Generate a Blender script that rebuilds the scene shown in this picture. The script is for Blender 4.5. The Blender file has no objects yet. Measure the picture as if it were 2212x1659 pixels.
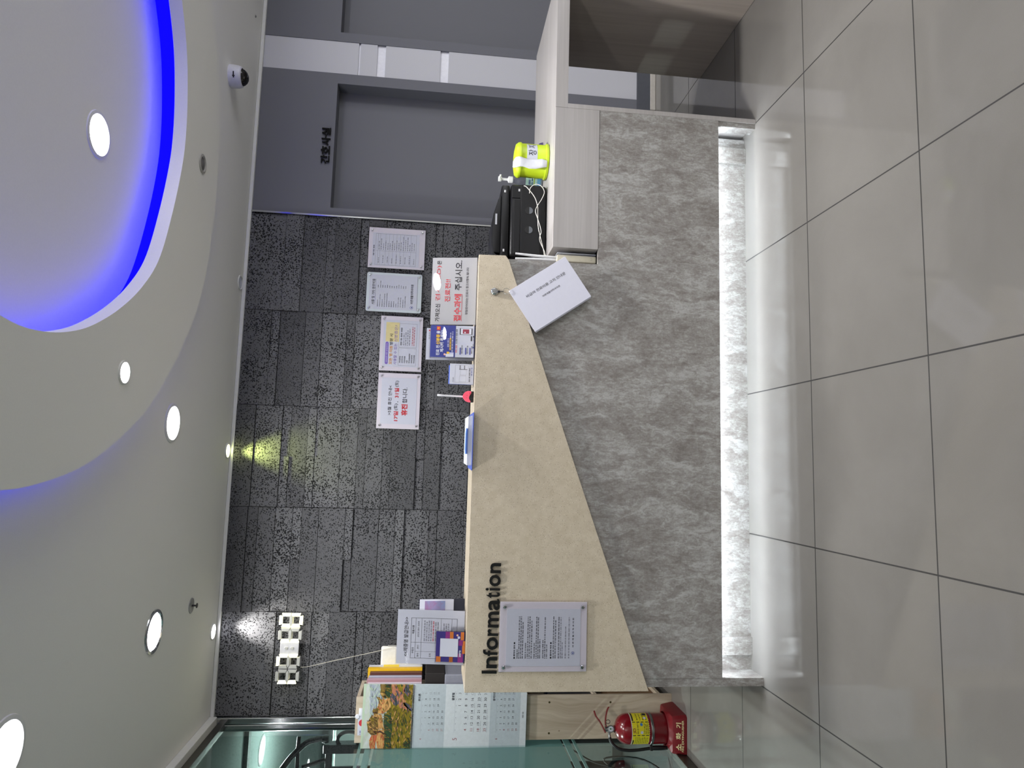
import bpy, bmesh, math, random
from mathutils import Matrix, Vector

random.seed(7)
S = bpy.context.scene
COL = S.collection
PI = math.pi

# ------------------------------------------------------------------ camera
cam = bpy.data.cameras.new('camera')
co = bpy.data.objects.new('camera', cam)
COL.objects.link(co)
_rx, _ry, _rz = -0.1105, -0.0404, -0.1182
R3 = Matrix.Rotation(_rz, 3, 'Z') @ Matrix.Rotation(_rx, 3, 'X') @ Matrix.Rotation(_ry, 3, 'Y')
right, fwd, up = R3 @ Vector((1, 0, 0)), R3 @ Vector((0, 1, 0)), R3 @ Vector((0, 0, 1))
# the photograph lies on its side: its right is down in the room, its top is right in the room
m = Matrix((-up, right, -fwd)).transposed().to_4x4()
m.translation = (-0.9354, -2.3454, 1.3628)
co.matrix_world = m
cam.sensor_width = 36
cam.lens = 1478.15 * 36 / 2212
cam.clip_start = 0.02
S.camera = co

# ------------------------------------------------------------------ exposure, world, lamps' strengths
S.view_settings.view_transform = 'Standard'
S.view_settings.look = 'None'
S.view_settings.gamma = 1
S.view_settings.use_curve_mapping = False
S.view_settings.exposure = 0.29
S.cycles.max_bounces = 6
S.cycles.glossy_bounces = 3
S.cycles.transmission_bounces = 4
S.cycles.caustics_reflective = False
S.cycles.caustics_refractive = False
W = bpy.data.worlds.new('world')
S.world = W
W.use_nodes = True
W.node_tree.nodes['Background'].inputs[0].default_value = (0.8, 0.86, 1, 1)
W.node_tree.nodes['Background'].inputs[1].default_value = 0.03
BIG_LAMP, SMALL_LAMP, WASH_LAMP, GREEN_LAMP = 11.0, 3.0, 1.9, 2.0
BLUE_LED, KICK_LED = 3.2, 30.0
FILL_LIGHT = 150.0  # strength of the added fill lamp outside the right wall

# ------------------------------------------------------------------ materials
def lin(c):
    return tuple(((v / 255) / 12.92 if v / 255 <= 0.04045 else ((v / 255 + 0.055) / 1.055) ** 2.4) for v in c[:3]) + (1.0,)

class G:
    """small node-graph helper"""
    def __init__(s, name):
        s.m = bpy.data.materials.new(name)
        s.m.use_nodes = True
        s.t = s.m.node_tree
        s.b = s.t.nodes['Principled BSDF']
        s.out = s.t.nodes['Material Output']
    def n(s, typ, **kw):
        nd = s.t.nodes.new(typ)
        for k, v in kw.items():
            if k.startswith('i_'):
                key = k[2:].replace('_', ' ')
                nd.inputs[int(key) if key.isdigit() else key].default_value = v
            else:
                setattr(nd, k, v)
        return nd
    def l(s, a, b):
        s.t.links.new(a, b)
    def math(s, op, a, b=None, c=None):
        nd = s.n('ShaderNodeMath', operation=op)
        for i, v in enumerate((a, b, c)):
            if v is None: continue
            if isinstance(v, (int, float)): nd.inputs[i].default_value = v
            else: s.l(v, nd.inputs[i])
        return nd.outputs[0]
    def coord(s, scale=(1, 1, 1), obj=True):
        if obj:
            src = s.n('ShaderNodeTexCoord').outputs['Object']
        else:
            src = s.n('ShaderNodeNewGeometry').outputs['Position']
        mp = s.n('ShaderNodeMapping')
        mp.inputs['Scale'].default_value = scale
        s.l(src, mp.inputs[0])
        return mp.outputs[0]
    def noise(s, vec, scale, detail=4, rough=.55, dist=0):
        nd = s.n('ShaderNodeTexNoise')
        nd.inputs['Scale'].default_value = scale
        nd.inputs['Detail'].default_value = detail
        nd.inputs['Roughness'].default_value = rough
        nd.inputs['Distortion'].default_value = dist
        s.l(vec, nd.inputs['Vector'])
        return nd.outputs[0]
    def ramp(s, fac, stops, mode='LINEAR'):
        nd = s.n('ShaderNodeValToRGB')
        cr = nd.color_ramp
        cr.interpolation = mode
        while len(cr.elements) < len(stops): cr.elements.new(0.5)
        for e, (p, c) in zip(cr.elements, stops):
            e.position = p
            e.color = c
        s.l(fac, nd.inputs[0])
        return nd.outputs[0]
    def mix(s, fac, a, b, blend='MIX'):
        nd = s.n('ShaderNodeMix', data_type='RGBA', blend_type=blend)
        for i, v in ((0, fac), (6, a), (7, b)):
            if isinstance(v, (int, float, tuple)): nd.inputs[i].default_value = v
            else: s.l(v, nd.inputs[i])
        return nd.outputs[2]
    def bump(s, h, strength=.3, dist=.002):
        nd = s.n('ShaderNodeBump')
        nd.inputs['Strength'].default_value = strength
        nd.inputs['Distance'].default_value = dist
        s.l(h, nd.inputs['Height'])
        s.l(nd.outputs[0], s.b.inputs['Normal'])
    def col(s, c):
        if isinstance(c, tuple): s.b.inputs['Base Color'].default_value = c
        else: s.l(c, s.b.inputs['Base Color'])

MATS = {}
def M(name, rgb, rough=.5, metal=0., spec=.5, coat=0., emit=0., grain=.04, gscale=60):
    """plain surface with a slight procedural tone variation"""
    if name in MATS: return MATS[name]
    g = G(name)
    b = g.b
    c = lin(rgb)
    if grain and not emit:
        f = g.noise(g.coord(), gscale, 3)
        lo = tuple(v * (1 - grain) for v in c[:3]) + (1,)
        hi = tuple(min(1, v * (1 + grain)) for v in c[:3]) + (1,)
        g.col(g.ramp(f, [(.3, lo), (.7, hi)]))
    else:
        g.col(c)
    b.inputs['Roughness'].default_value = rough
    b.inputs['Metallic'].default_value = metal
    b.inputs['Specular IOR Level'].default_value = spec
    b.inputs['Coat Weight'].default_value = coat
    b.inputs['Coat Roughness'].default_value = .03
    if emit:
        b.inputs['Emission Color'].default_value = c
        b.inputs['Emission Strength'].default_value = emit
    MATS[name] = g.m
    return g.m

def mat_floor():
    g = G('porcelain_tile')
    p = g.coord(obj=False)
    sep = g.n('ShaderNodeSeparateXYZ'); g.l(p, sep.inputs[0])
    ds = []
    for ax in (0, 1):
        v = g.math('DIVIDE', sep.outputs[ax], .6)
        v = g.math('FRACT', g.math('ADD', v, 100.5))
        v = g.math('ABSOLUTE', g.math('SUBTRACT', v, .5))
        ds.append(g.math('MULTIPLY', v, .6))
    d = g.math('MINIMUM', ds[0], ds[1])
    grout = g.math('LESS_THAN', d, .0024)
    cell = g.n('ShaderNodeTexWhiteNoise', noise_dimensions='2D')
    fl = g.n('ShaderNodeVectorMath', operation='FLOOR')
    sc = g.n('ShaderNodeVectorMath', operation='MULTIPLY_ADD'); sc.inputs[1].default_value = (1/.6,)*3; sc.inputs[2].default_value = (.0, .0, .0)
    g.l(p, sc.inputs[0]); g.l(sc.outputs[0], fl.inputs[0]); g.l(fl.outputs[0], cell.inputs[0])
    f = g.noise(p, 2.2, 5, .6, .4)
    f2 = g.noise(p, 420, 2)
    f = g.math('ADD', g.math('MULTIPLY', f, .75), g.math('MULTIPLY', f2, .25))
    c = g.ramp(f, [(.3, lin((112, 109, 105))), (.7, lin((123, 120, 116)))])
    tone = g.math('MULTIPLY_ADD', cell.outputs[0], .06, .97)
    cc = g.n('ShaderNodeCombineColor')
    for i in range(3): g.l(tone, cc.inputs[i])
    c = g.mix(1.0, c, cc.outputs[0], 'MULTIPLY')
    g.col(g.mix(grout, c, lin((38, 36, 35))))
    g.l(g.math('MULTIPLY_ADD', grout, .6, .07), g.b.inputs['Roughness'])
    g.b.inputs['Specular IOR Level'].default_value = .5
    g.bump(g.math('SUBTRACT', 1.0, grout), .25, .0015)
    return g.m

def mat_basalt():
    g = G('basalt_stone')
    p = g.coord(obj=False)
    geo = g.n('ShaderNodeNewGeometry')
    isl = geo.outputs['Random Per Island']
    # pores: thresholded cells pulled out of round
    warp = g.n('ShaderNodeTexNoise'); warp.inputs['Scale'].default_value = 120; g.l(p, warp.inputs['Vector'])
    add = g.n('ShaderNodeVectorMath', operation='MULTIPLY_ADD')
    add.inputs[1].default_value = (.014, .014, .014)
    g.l(warp.outputs['Color'], add.inputs[0]); g.l(p, add.inputs[2])
    vo = g.n('ShaderNodeTexVoronoi'); vo.inputs['Scale'].default_value = 105; g.l(add.outputs[0], vo.inputs['Vector'])
    vo2 = g.n('ShaderNodeTexVoronoi'); vo2.inputs['Scale'].default_value = 38; g.l(add.outputs[0], vo2.inputs['Vector'])
    dens = g.noise(p, 7, 3)
    th = g.math('MULTIPLY_ADD', dens, .50, .085)
    th = g.math('MULTIPLY_ADD', isl, .07, th)
    p1 = g.math('LESS_THAN', vo.outputs[0], th)
    p2 = g.math('LESS_THAN', vo2.outputs[0], g.math('MULTIPLY_ADD', dens, .25, .0))
    pore = g.math('MAXIMUM', p1, p2)
    fine = g.noise(p, 160, 4)
    big = g.noise(p, 3.5, 3)
    v = g.math('MULTIPLY_ADD', isl, .35, g.math('MULTIPLY_ADD', fine, .45, g.math('MULTIPLY', big, .35)))
    c = g.ramp(v, [(.3, lin((68, 68, 71))), (.8, lin((109, 109, 112)))])
    g.col(g.mix(pore, c, lin((24, 24, 26))))
    g.b.inputs['Roughness'].default_value = .8
    g.b.inputs['Specular IOR Level'].default_value = .25
    g.bump(g.math('SUBTRACT', g.math('MULTIPLY', fine, .3), pore), .7, .003)
    return g.m

def mat_travertine():
    g = G('travertine')
    p = g.coord((2.6, 1, 1.0))
    w = g.noise(g.coord((2.0, 1, 1.2)), 3.2, 5, .6)
    mp = g.n('ShaderNodeVectorMath', operation='MULTIPLY_ADD'); mp.inputs[1].default_value = (.5, 0, .0)
    cmb = g.n('ShaderNodeCombineXYZ'); g.l(w, cmb.inputs[0]); g.l(w, cmb.inputs[2])
    g.l(cmb.outputs[0], mp.inputs[0]); g.l(p, mp.inputs[2])
    f = g.noise(mp.outputs[0], 8.5, 8, .68, .5)
    f2 = g.noise(p, 30, 6, .72, .9)
    fine = g.noise(g.coord(), 130, 3)
    v = g.math('MULTIPLY_ADD', f2, .42, g.math('MULTIPLY_ADD', fine, .16, g.math('MULTIPLY', f, .55)))
    c = g.ramp(v, [(.40, lin((118, 112, 108))), (.50, lin((136, 131, 127))), (.57, lin((152, 149, 145))), (.66, lin((178, 177, 175)))])
    g.col(c)
    g.b.inputs['Roughness'].default_value = .38
    g.b.inputs['Specular IOR Level'].default_value = .4
    return g.m

def mat_quartz():
    g = G('cream_quartz')
    p = g.coord(obj=False)
    vo = g.n('ShaderNodeTexVoronoi'); vo.inputs['Scale'].default_value = 230; g.l(p, vo.inputs['Vector'])
    wn = vo.outputs['Color']
    sep = g.n('ShaderNodeSeparateColor'); g.l(wn, sep.inputs[0])
    small = g.math('LESS_THAN', vo.outputs['Distance'], .33)
    dark = g.math('MULTIPLY', g.math('LESS_THAN', sep.outputs[0], .16), small)
    light = g.math('MULTIPLY', g.math('GREATER_THAN', sep.outputs[0], .86), small)
    f = g.noise(p, 30, 5)
    c = g.ramp(f, [(.3, lin((196, 183, 161))), (.7, lin((208, 196, 175)))])
    c = g.mix(g.math('MULTIPLY', dark, .55), c, lin((130, 116, 98)))
    c = g.mix(g.math('MULTIPLY', light, .5), c, lin((236, 228, 212)))
    g.col(c)
    g.b.inputs['Roughness'].default_value = .25
    return g.m

def mat_wood(name, a, b, axis='x', scale=1.0, rough=.45, contrast=.2):
    g = G(name)
    s = {'x': (1.6, 60, 60), 'z': (60, 60, 1.6)}[axis]
    p = g.coord(tuple(v * scale for v in s))
    f = g.noise(p, 1.6, 6, .65, .2)
    f2 = g.noise(g.coord(tuple(v * .25 * scale for v in s)), 1.2, 3)
    v = g.math('MULTIPLY_ADD', f2, .4, g.math('MULTIPLY', f, .6))
    g.col(g.ramp(v, [(.5 - contrast, lin(a)), (.5 + contrast, lin(b))]))
    g.b.inputs['Roughness'].default_value = rough
    return g.m

def mat_pine():
    g = G('pine_board')
    p = g.coord((14, 14, 1.0))
    w = g.noise(g.coord((2, 2, .8)), 2, 3)
    ad = g.n('ShaderNodeVectorMath', operation='MULTIPLY_ADD'); ad.inputs[1].default_value = (4, 4, 0)
    cb = g.n('ShaderNodeCombineXYZ'); g.l(w, cb.inputs[0]); g.l(cb.outputs[0], ad.inputs[0]); g.l(p, ad.inputs[2])
    f = g.noise(ad.outputs[0], 2.5, 5, .6)
    c = g.ramp(f, [(.3, lin((176, 160, 138))), (.7, lin((205, 192, 172)))])
    vo = g.n('ShaderNodeTexVoronoi'); vo.inputs['Scale'].default_value = 3.6
    g.l(g.coord((2.4, 1, 1.3)), vo.inputs['Vector'])
    k = g.math('LESS_THAN', vo.outputs['Distance'], .055)
    g.col(g.mix(g.math('MULTIPLY', k, .7), c, lin((120, 98, 76))))
    g.b.inputs['Roughness'].default_value = .55
    return g.m

def mat_glass(name, tint=(.80, .88, .85), refl=1.0, ior=1.45):
    g = G(name)
    tr = g.n('ShaderNodeBsdfTransparent'); tr.inputs[0].default_value = tint + (1,)
    gl = g.n('ShaderNodeBsdfGlossy'); gl.inputs['Roughness'].default_value = .0
    fr = g.n('ShaderNodeFresnel'); fr.inputs['IOR'].default_value = ior
    bf = g.n('ShaderNodeNewGeometry').outputs['Backfacing']
    fac = g.math('MULTIPLY', g.math('MULTIPLY', fr.outputs[0], refl), g.math('SUBTRACT', 1.0, bf))
    mx = g.n('ShaderNodeMixShader')
    g.l(fac, mx.inputs[0]); g.l(tr.outputs[0], mx.inputs[1]); g.l(gl.outputs[0], mx.inputs[2])
    g.l(mx.outputs[0], g.out.inputs[0])
    return g.m

def mat_frost(name, rgb):
    g = G(name)
    d = g.n('ShaderNodeBsdfDiffuse'); d.inputs[0].default_value = lin(rgb)
    t = g.n('ShaderNodeBsdfTranslucent'); t.inputs[0].default_value = lin(rgb)
    mx = g.n('ShaderNodeMixShader'); mx.inputs[0].default_value = .45
    g.l(d.outputs[0], mx.inputs[1]); g.l(t.outputs[0], mx.inputs[2])
    g.l(mx.outputs[0], g.out.inputs[0])
    return g.m

def mat_paint(name, c1, c2, scale=40):
    """brush-stroke patches for the calendar picture"""
    g = G(name)
    f = g.noise(g.coord((1, 1, 2.2)), scale, 5, .7, .6)
    g.col(g.ramp(f, [(.35, lin(c1)), (.65, lin(c2))]))
    g.b.inputs['Roughness'].default_value = .35
    return g.m

FLOOR, BASALT, TRAV, QUARTZ = mat_floor(), mat_basalt(), mat_travertine(), mat_quartz()
LAM_X = mat_wood('pale_laminate', (164, 159, 157), (183, 179, 177), 'x')
LAM_Z = mat_wood('pale_laminate_upright', (166, 154, 146), (190, 180, 171), 'z', .5)
PINE = mat_pine()
CEIL = M('ceiling_paint', (238, 237, 233), .9, grain=.015, gscale=200)
WHITE = M('white_paint', (222, 222, 220), .7, grain=.02)
GREY = M('grey_panel', (108, 109, 117), .7, grain=.03, gscale=300)
GREYDOOR = M('grey_door', (112, 113, 120), .7, grain=.03, gscale=300)
LIGHTGREY = M('light_grey_panel', (196, 196, 203), .5, grain=.02, gscale=300)
CHROME = M('polished_steel', (205, 208, 210), .12, 1.0, grain=0)
STEEL = M('brushed_steel', (170, 172, 172), .3, 1.0, grain=.05)
DARKMETAL = M('dark_steel', (70, 70, 70), .35, 1.0)
BLACK = M('black_plastic', (22, 22, 24), .42)
BLACKSAT = M('black_acrylic', (14, 13, 14), .35)
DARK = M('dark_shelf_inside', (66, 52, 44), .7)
PAPER = M('white_paper', (202, 205, 218), .6, grain=.01)
SIGNBACK = M('pale_pink_plate', (214, 208, 218), .35, grain=.01)
SIGNBACK2 = M('pale_green_plate', (206, 216, 220), .3, grain=.01)
INK = M('black_ink', (38, 36, 42), .7, grain=0)
GREYINK = M('grey_ink', (120, 120, 130), .7, grain=0)
REDINK = M('red_ink', (196, 48, 58), .7, grain=0)
BLUEINK = M('blue_ink', (60, 70, 150), .7, grain=0)
GLASS = mat_glass('clear_glass', (.80, .87, .86), 1.0)
ACRYL = mat_glass('clear_acrylic', (.97, .97, .975), .9, 1.49)
FROST = mat_frost('frosted_film', (172, 194, 192))

# ------------------------------------------------------------------ mesh helpers
def box(bm, x0, x1, y0, y1, z0, z1, bev=0.0, seg=2, mi=0, mat=None):
    t = bmesh.new()
    bmesh.ops.create_cube(t, size=1)
    bmesh.ops.scale(t, vec=(x1 - x0, y1 - y0, z1 - z0), verts=t.verts)
    bmesh.ops.translate(t, vec=((x0 + x1) / 2, (y0 + y1) / 2, (z0 + z1) / 2), verts=t.verts)
    if bev:
        bmesh.ops.bevel(t, geom=t.edges[:], offset=bev, segments=seg, profile=.5, affect='EDGES')
    merge(bm, t, mat, mi)

def merge(bm, t, mat=None, mi=0):
    if mat is not None: bmesh.ops.transform(t, matrix=mat, verts=t.verts)
    for f in t.faces: f.material_index = mi
    me = bpy.data.meshes.new('tmp'); t.to_mesh(me); t.free()
    bm.from_mesh(me); bpy.data.meshes.remove(me)

def lathe(bm, prof, cx=0, cy=0, cz=0, n=40, mat=None, mi=0, cap=True):
    """prof: list of (r, z) from bottom to top, turned about z"""
    t = bmesh.new()
    rings = []
    for r, z in prof:
        if r <= 1e-6: rings.append([t.verts.new((0, 0, z))])
        else: rings.append([t.verts.new((r * math.cos(2 * PI * i / n), r * math.sin(2 * PI * i / n), z)) for i in range(n)])
    for a, b in zip(rings, rings[1:]):
        for i in range(n):
            j = (i + 1) % n
            if len(a) == 1 and len(b) == 1: continue
            if len(a) == 1: t.faces.new((a[0], b[j], b[i]))
            elif len(b) == 1: t.faces.new((a[i], a[j], b[0]))
            else: t.faces.new((a[i], a[j], b[j], b[i]))
    if cap:
        if len(rings[0]) > 1: t.faces.new(rings[0][::-1])
        if len(rings[-1]) > 1: t.faces.new(rings[-1])
    bmesh.ops.recalc_face_normals(t, faces=t.faces)
    bmesh.ops.translate(t, vec=(cx, cy, cz), verts=t.verts)
    merge(bm, t, mat, mi)

def smooth_path(pts, k=6, closed=False):
    P = [Vector(p) for p in pts]
    n = len(P)
    out = []
    rng = range(n) if closed else range(n - 1)
    for i in rng:
        p0 = P[(i - 1) % n] if closed or i > 0 else P[0]
        p1, p2 = P[i], P[(i + 1) % n]
        p3 = P[(i + 2) % n] if closed or i + 2 < n else P[-1]
        for j in range(k):
            t = j / k
            out.append(.5 * ((2 * p1) + (p2 - p0) * t + (2 * p0 - 5 * p1 + 4 * p2 - p3) * t * t + (3 * p1 - p0 - 3 * p2 + p3) * t ** 3))
    if not closed: out.append(P[-1])
    return out

def tube(bm, pts, r, n=10, closed=False, mi=0):
    """r: radius or list of radii"""
    P = [Vector(p) for p in pts]
    N = len(P)
    rr = r if isinstance(r, (list, tuple)) else [r] * N
    t = bmesh.new()
    rings = []
    ref = None
    for i, p in enumerate(P):
        if closed: d = P[(i + 1) % N] - P[i - 1]
        else: d = P[min(i + 1, N - 1)] - P[max(i - 1, 0)]
        d.normalize()
        if ref is None:
            ref = d.orthogonal().normalized()
        ref = (ref - d * ref.dot(d)).normalized()
        b = d.cross(ref)
        rings.append([t.verts.new(p + (ref * math.cos(2 * PI * k / n) + b * math.sin(2 * PI * k / n)) * rr[i]) for k in range(n)])
    pairs = list(zip(rings, rings[1:])) + ([(rings[-1], rings[0])] if closed else [])
    for a, b in pairs:
        for k in range(n):
            t.faces.new((a[k], a[(k + 1) % n], b[(k + 1) % n], b[k]))
    if not closed:
        t.faces.new(rings[0][::-1]); t.faces.new(rings[-1])
    bmesh.ops.recalc_face_normals(t, faces=t.faces)
    merge(bm, t, None, mi)

def prism(bm, poly, lo, hi, axis='y', bev=0.0, mi=0, mat=None):
    """polygon in the plane across axis, given (a, b): y -> (x, z), z -> (x, y), x -> (y, z)"""
    t = bmesh.new()
    def at(a, b, d): return {'y': (a, d, b), 'z': (a, b, d), 'x': (d, a, b)}[axis]
    A = [t.verts.new(at(a, b, lo)) for a, b in poly]
    B = [t.verts.new(at(a, b, hi)) for a, b in poly]
    t.faces.new(A); t.faces.new(B[::-1])
    for i in range(len(poly)):
        j = (i + 1) % len(poly)
        t.faces.new((A[j], A[i], B[i], B[j]))
    bmesh.ops.recalc_face_normals(t, faces=t.faces)
    if bev: bmesh.ops.bevel(t, geom=t.edges[:], offset=bev, segments=2, profile=.5, affect='EDGES')
    merge(bm, t, mat, mi)

def obj(name, bm, mats, parent=None, smooth=None, loc=None, rot=None):
    me = bpy.data.meshes.new(name)
    bm.to_mesh(me); bm.free()
    for mm in (mats if isinstance(mats, (list, tuple)) else [mats]): me.materials.append(mm)
    if smooth is not None:
        for p in me.polygons: p.use_smooth = True
        me.set_sharp_from_angle(angle=math.radians(smooth))
    o = bpy.data.objects.new(name, me)
    COL.objects.link(o)
    if parent is not None: o.parent = parent
    if loc: o.location = loc
    if rot: o.rotation_euler = rot
    return o

def bm_box(*a, **k):
    b = bmesh.new(); box(b, *a, **k); return b

def tag(o, label, cat, group=None, kind=None):
    if label: o['label'] = label
    if cat: o['category'] = cat
    if group: o['group'] = group
    if kind: o['kind'] = kind
    return o

def thing(name, label, cat, loc=(0, 0, 0), rot=(0, 0, 0), group=None):
    o = bpy.data.objects.new(name, None)
    o.empty_display_size = .05
    COL.objects.link(o)
    o.location = loc; o.rotation_euler = rot
    return tag(o, label, cat, group)

def struct(o, label=None, cat=None):
    o['kind'] = 'structure'
    if label: o['label'] = label
    if cat: o['category'] = cat
    return o

# ------------------------------------------------------------------ printing: words, rules and patches laid on a face
PEND, PEND_T = [], []
def T(body, x, z, w=None, h=None, al='C', b=0.0, m=0, l=1):
    c = bpy.data.curves.new('txt', 'FONT')
    c.body = body; c.offset = b; c.resolution_u = 3
    o = bpy.data.objects.new('txt', c)
    COL.objects.link(o)
    return ('t', o, x, z, w, h, al, m, l)
def R(x0, x1, z0, z1, m=0, l=0): return ('r', x0, x1, z0, z1, m, l)
def Pg(pts, m=0, l=0): return ('p', pts, m, l)
def Ci(x, z, r, m=0, l=0, n=24): return ('p', [(x + r * math.cos(2 * PI * i / n), z + r * math.sin(2 * PI * i / n)) for i in range(n)], m, l)
def Pill(x0, x1, z0, z1, m=0, l=0):
    r = (z1 - z0) / 2; zc = (z0 + z1) / 2
    pts = [(x1 - r + r * math.cos(a), zc + r * math.sin(a)) for a in [-PI / 2 + PI * i / 8 for i in range(9)]]
    pts += [(x0 + r + r * math.cos(a), zc + r * math.sin(a)) for a in [PI / 2 + PI * i / 8 for i in range(9)]]
    return Pg(pts, m, l)
def frame(x0, x1, z0, z1, t, m=0, l=1):
    return [R(x0, x1, z1 - t, z1, m, l), R(x0, x1, z0, z0 + t, m, l), R(x0, x0 + t, z0, z1, m, l), R(x1 - t, x1, z0, z1, m, l)]
def dashes(x0, x1, z, h, m=0, l=1, seed=1):
    """a line of print too small to read: word-sized strokes"""
    rnd = random.Random(seed); out = []; x = x0
    while x < x1:
        w = h * rnd.choice((.7, .8, .9))
        for _ in range(rnd.choice((1, 2, 3, 3, 4))):
            if x + w > x1: break
            out.append(R(x, x + w * .8, z - h / 2, z - h * .15, m, l))
            out.append(R(x, x + w * .8, z + h * .1, z + h / 2, m, l))
            x += w
        x += h * .6
        if x + w > x1: break
    return out
def pr(parent, name, mats, items, y=0.0, bend=None, ext=0.0):
    PEND.append((parent, name, mats if isinstance(mats, (list, tuple)) else [mats], items, y, bend, ext))

def finish_print():
    for pe in PEND:
        for it in pe[3]:
            if it[0] == 't': it[1].data.extrude = pe[6]
    bpy.context.view_layer.update()
    dg = bpy.context.evaluated_depsgraph_get()
    jobs = []
    lean = dict(PEND_T)
    for pi_, (parent, name, mats, items, y, bend, ext) in enumerate(PEND):
        bm = bmesh.new()
        for it in items:
            t = bmesh.new()
            if it[0] == 't':
                _, o, x, z, w, h, al, mi, l = it
                me = bpy.data.meshes.new_from_object(o.evaluated_get(dg))
                t.from_mesh(me); bpy.data.meshes.remove(me)
                if not t.verts: t.free(); continue
                xs = [v.co.x for v in t.verts]; ys = [v.co.y for v in t.verts]
                X0, X1, Y0, Y1 = min(xs), max(xs), min(ys), max(ys)
                sx = w / (X1 - X0) if w else None
                sy = h / (Y1 - Y0) if h else None
                sx = sx or sy; sy = sy or sx
                ox = {'L': X0, 'C': (X0 + X1) / 2, 'R': X1}[al]
                for v in t.verts:
                    v.co = Vector((x + (v.co.x - ox) * sx, -.0003 * l - v.co.z, z + (v.co.y - (Y0 + Y1) / 2) * sy))
            else:
                if it[0] == 'r':
                    _, x0, x1, z0, z1, mi, l = it
                    n = max(1, int(abs(x1 - x0) / (bend * .12))) if bend else 1
                    for k in range(n):
                        a, b = x0 + (x1 - x0) * k / n, x0 + (x1 - x0) * (k + 1) / n
                        t.faces.new([t.verts.new((px, -.0003 * l, pz)) for px, pz in ((a, z0), (b, z0), (b, z1), (a, z1))])
                else:
                    _, pts, mi, l = it
                    t.faces.new([t.verts.new((px, -.0003 * l, pz)) for px, pz in pts])
                if ext:
                    pass
                bmesh.ops.recalc_face_normals(t, faces=t.faces)
                for f in t.faces:
                    if f.normal.y > 0: f.normal_flip()
            if bend:
                for v in t.verts:
                    a = v.co.x / bend; rr = bend - v.co.y
                    v.co = Vector((rr * math.sin(a), bend * 0 - rr * math.cos(a), v.co.z))
            merge(bm, t, None, mi)
        bmesh.ops.translate(bm, vec=(0, y, 0), verts=bm.verts)
        if pi_ in lean: bmesh.ops.transform(bm, matrix=lean[pi_], verts=bm.verts)
        jobs.append((parent, name, mats, bm))
    for o in [o for o in COL.objects if o.type == 'FONT']:
        c = o.data; bpy.data.objects.remove(o); bpy.data.curves.remove(c)
    for parent, name, mats, bm in jobs:
        obj(name, bm, mats, parent)

# ------------------------------------------------------------------ room shell
XL, XR, YB, YF, ZC, ZP, ZR = -2.42, 4.2, 1.80, -6.5, 2.53, 2.45, 2.592

struct(obj('floor', bm_box(XL - .06, XR, YF, YB + .16, -.05, 0), FLOOR), 'beige grey polished porcelain floor tiles with thin dark joints', 'floor')

# ceiling: lower outer field, round raised field, dropped rounded plate between them
CX, CY = .25, -.45
LIP = [(.902, .373), (.744, .466), (.575, .515), (.413, .535), (.267, .525), (.044, .468), (-.177, .380), (-.321, .254), (-.438, .098), (-.529, -.069),
       (-.577, -.203), (-.603, -.34), (-.604, -.50), (-.55, -.72), (-.38, -.93), (.05, -1.12), (.55, -1.08), (.98, -.82), (1.2, -.4), (1.2, .02), (1.07, .24)]
OUT = [(1.136, .699), (.891, .863), (.647, .930), (.312, .965), (-.03, .925), (-.264, .840), (-.448, .713), (-.604, .574), (-.769, .382), (-.89, .168),
       (-.975, -.044), (-1.021, -.268), (-1.034, -.47), (-1.0, -.75), (-.85, -1.1), (-.4, -1.5), (.3, -1.7), (1.0, -1.5), (1.45, -1.05), (1.68, -.45), (1.62, .1), (1.4, .48)]
def polar(pts):
    sp = smooth_path([(x, y, 0) for x, y in pts], 8, True)
    return sorted((math.atan2(p.y - CY, p.x - CX), math.hypot(p.x - CX, p.y - CY)) for p in sp)
PLIP, POUT = polar(LIP), polar(OUT)
def rad(P, a):
    ext = [(P[-1][0] - 2 * PI, P[-1][1])] + P + [(P[0][0] + 2 * PI, P[0][1])]
    for (a0, r0), (a1, r1) in zip(ext, ext[1:]):
        if a0 <= a <= a1: return r0 + (r1 - r0) * (a - a0) / max(1e-9, a1 - a0)
    return P[0][1]
corners = [(XL - .06, YF), (XR, YF), (XR, YB + .14), (XL - .06, YB + .14)]
ANG = sorted([-PI + 2 * PI * i / 192 for i in range(192)] + [math.atan2(y - CY, x - CX) for x, y in corners])
def rect_r(a):
    c, s = math.cos(a), math.sin(a); r = 1e9
    if c > 1e-9: r = min(r, (corners[1][0] - CX) / c)
    if c < -1e-9: r = min(r, (corners[0][0] - CX) / c)
    if s > 1e-9: r = min(r, (corners[2][1] - CY) / s)
    if s < -1e-9: r = min(r, (corners[0][1] - CY) / s)
    return r
def loop(rf, z): return [(CX + rf(a) * math.cos(a), CY + rf(a) * math.sin(a), z) for a in ANG]
def bands(loops, close=False):
    bm = bmesh.new()
    V = [[bm.verts.new(p) for p in L] for L in loops]
    n = len(ANG)
    prs = list(zip(V, V[1:])) + ([(V[-1], V[0])] if close else [])
    for a, b in prs:
        for i in range(n):
            j = (i + 1) % n
            bm.faces.new((a[i], a[j], b[j], b[i]))
    return bm, V
lipf = lambda a: rad(PLIP, a)
outf = lambda a: rad(POUT, a)
covf = lambda a: rad(PLIP, a) + .11
bm, V = bands([loop(rect_r, ZC), loop(covf, ZC), loop(covf, ZR)])
bm.faces.new(V[-1])
bmesh.ops.recalc_face_normals(bm, faces=bm.faces)
ceil = struct(obj('ceiling', bm, CEIL), 'grey white painted ceiling with a round raised field', 'ceiling')
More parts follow.
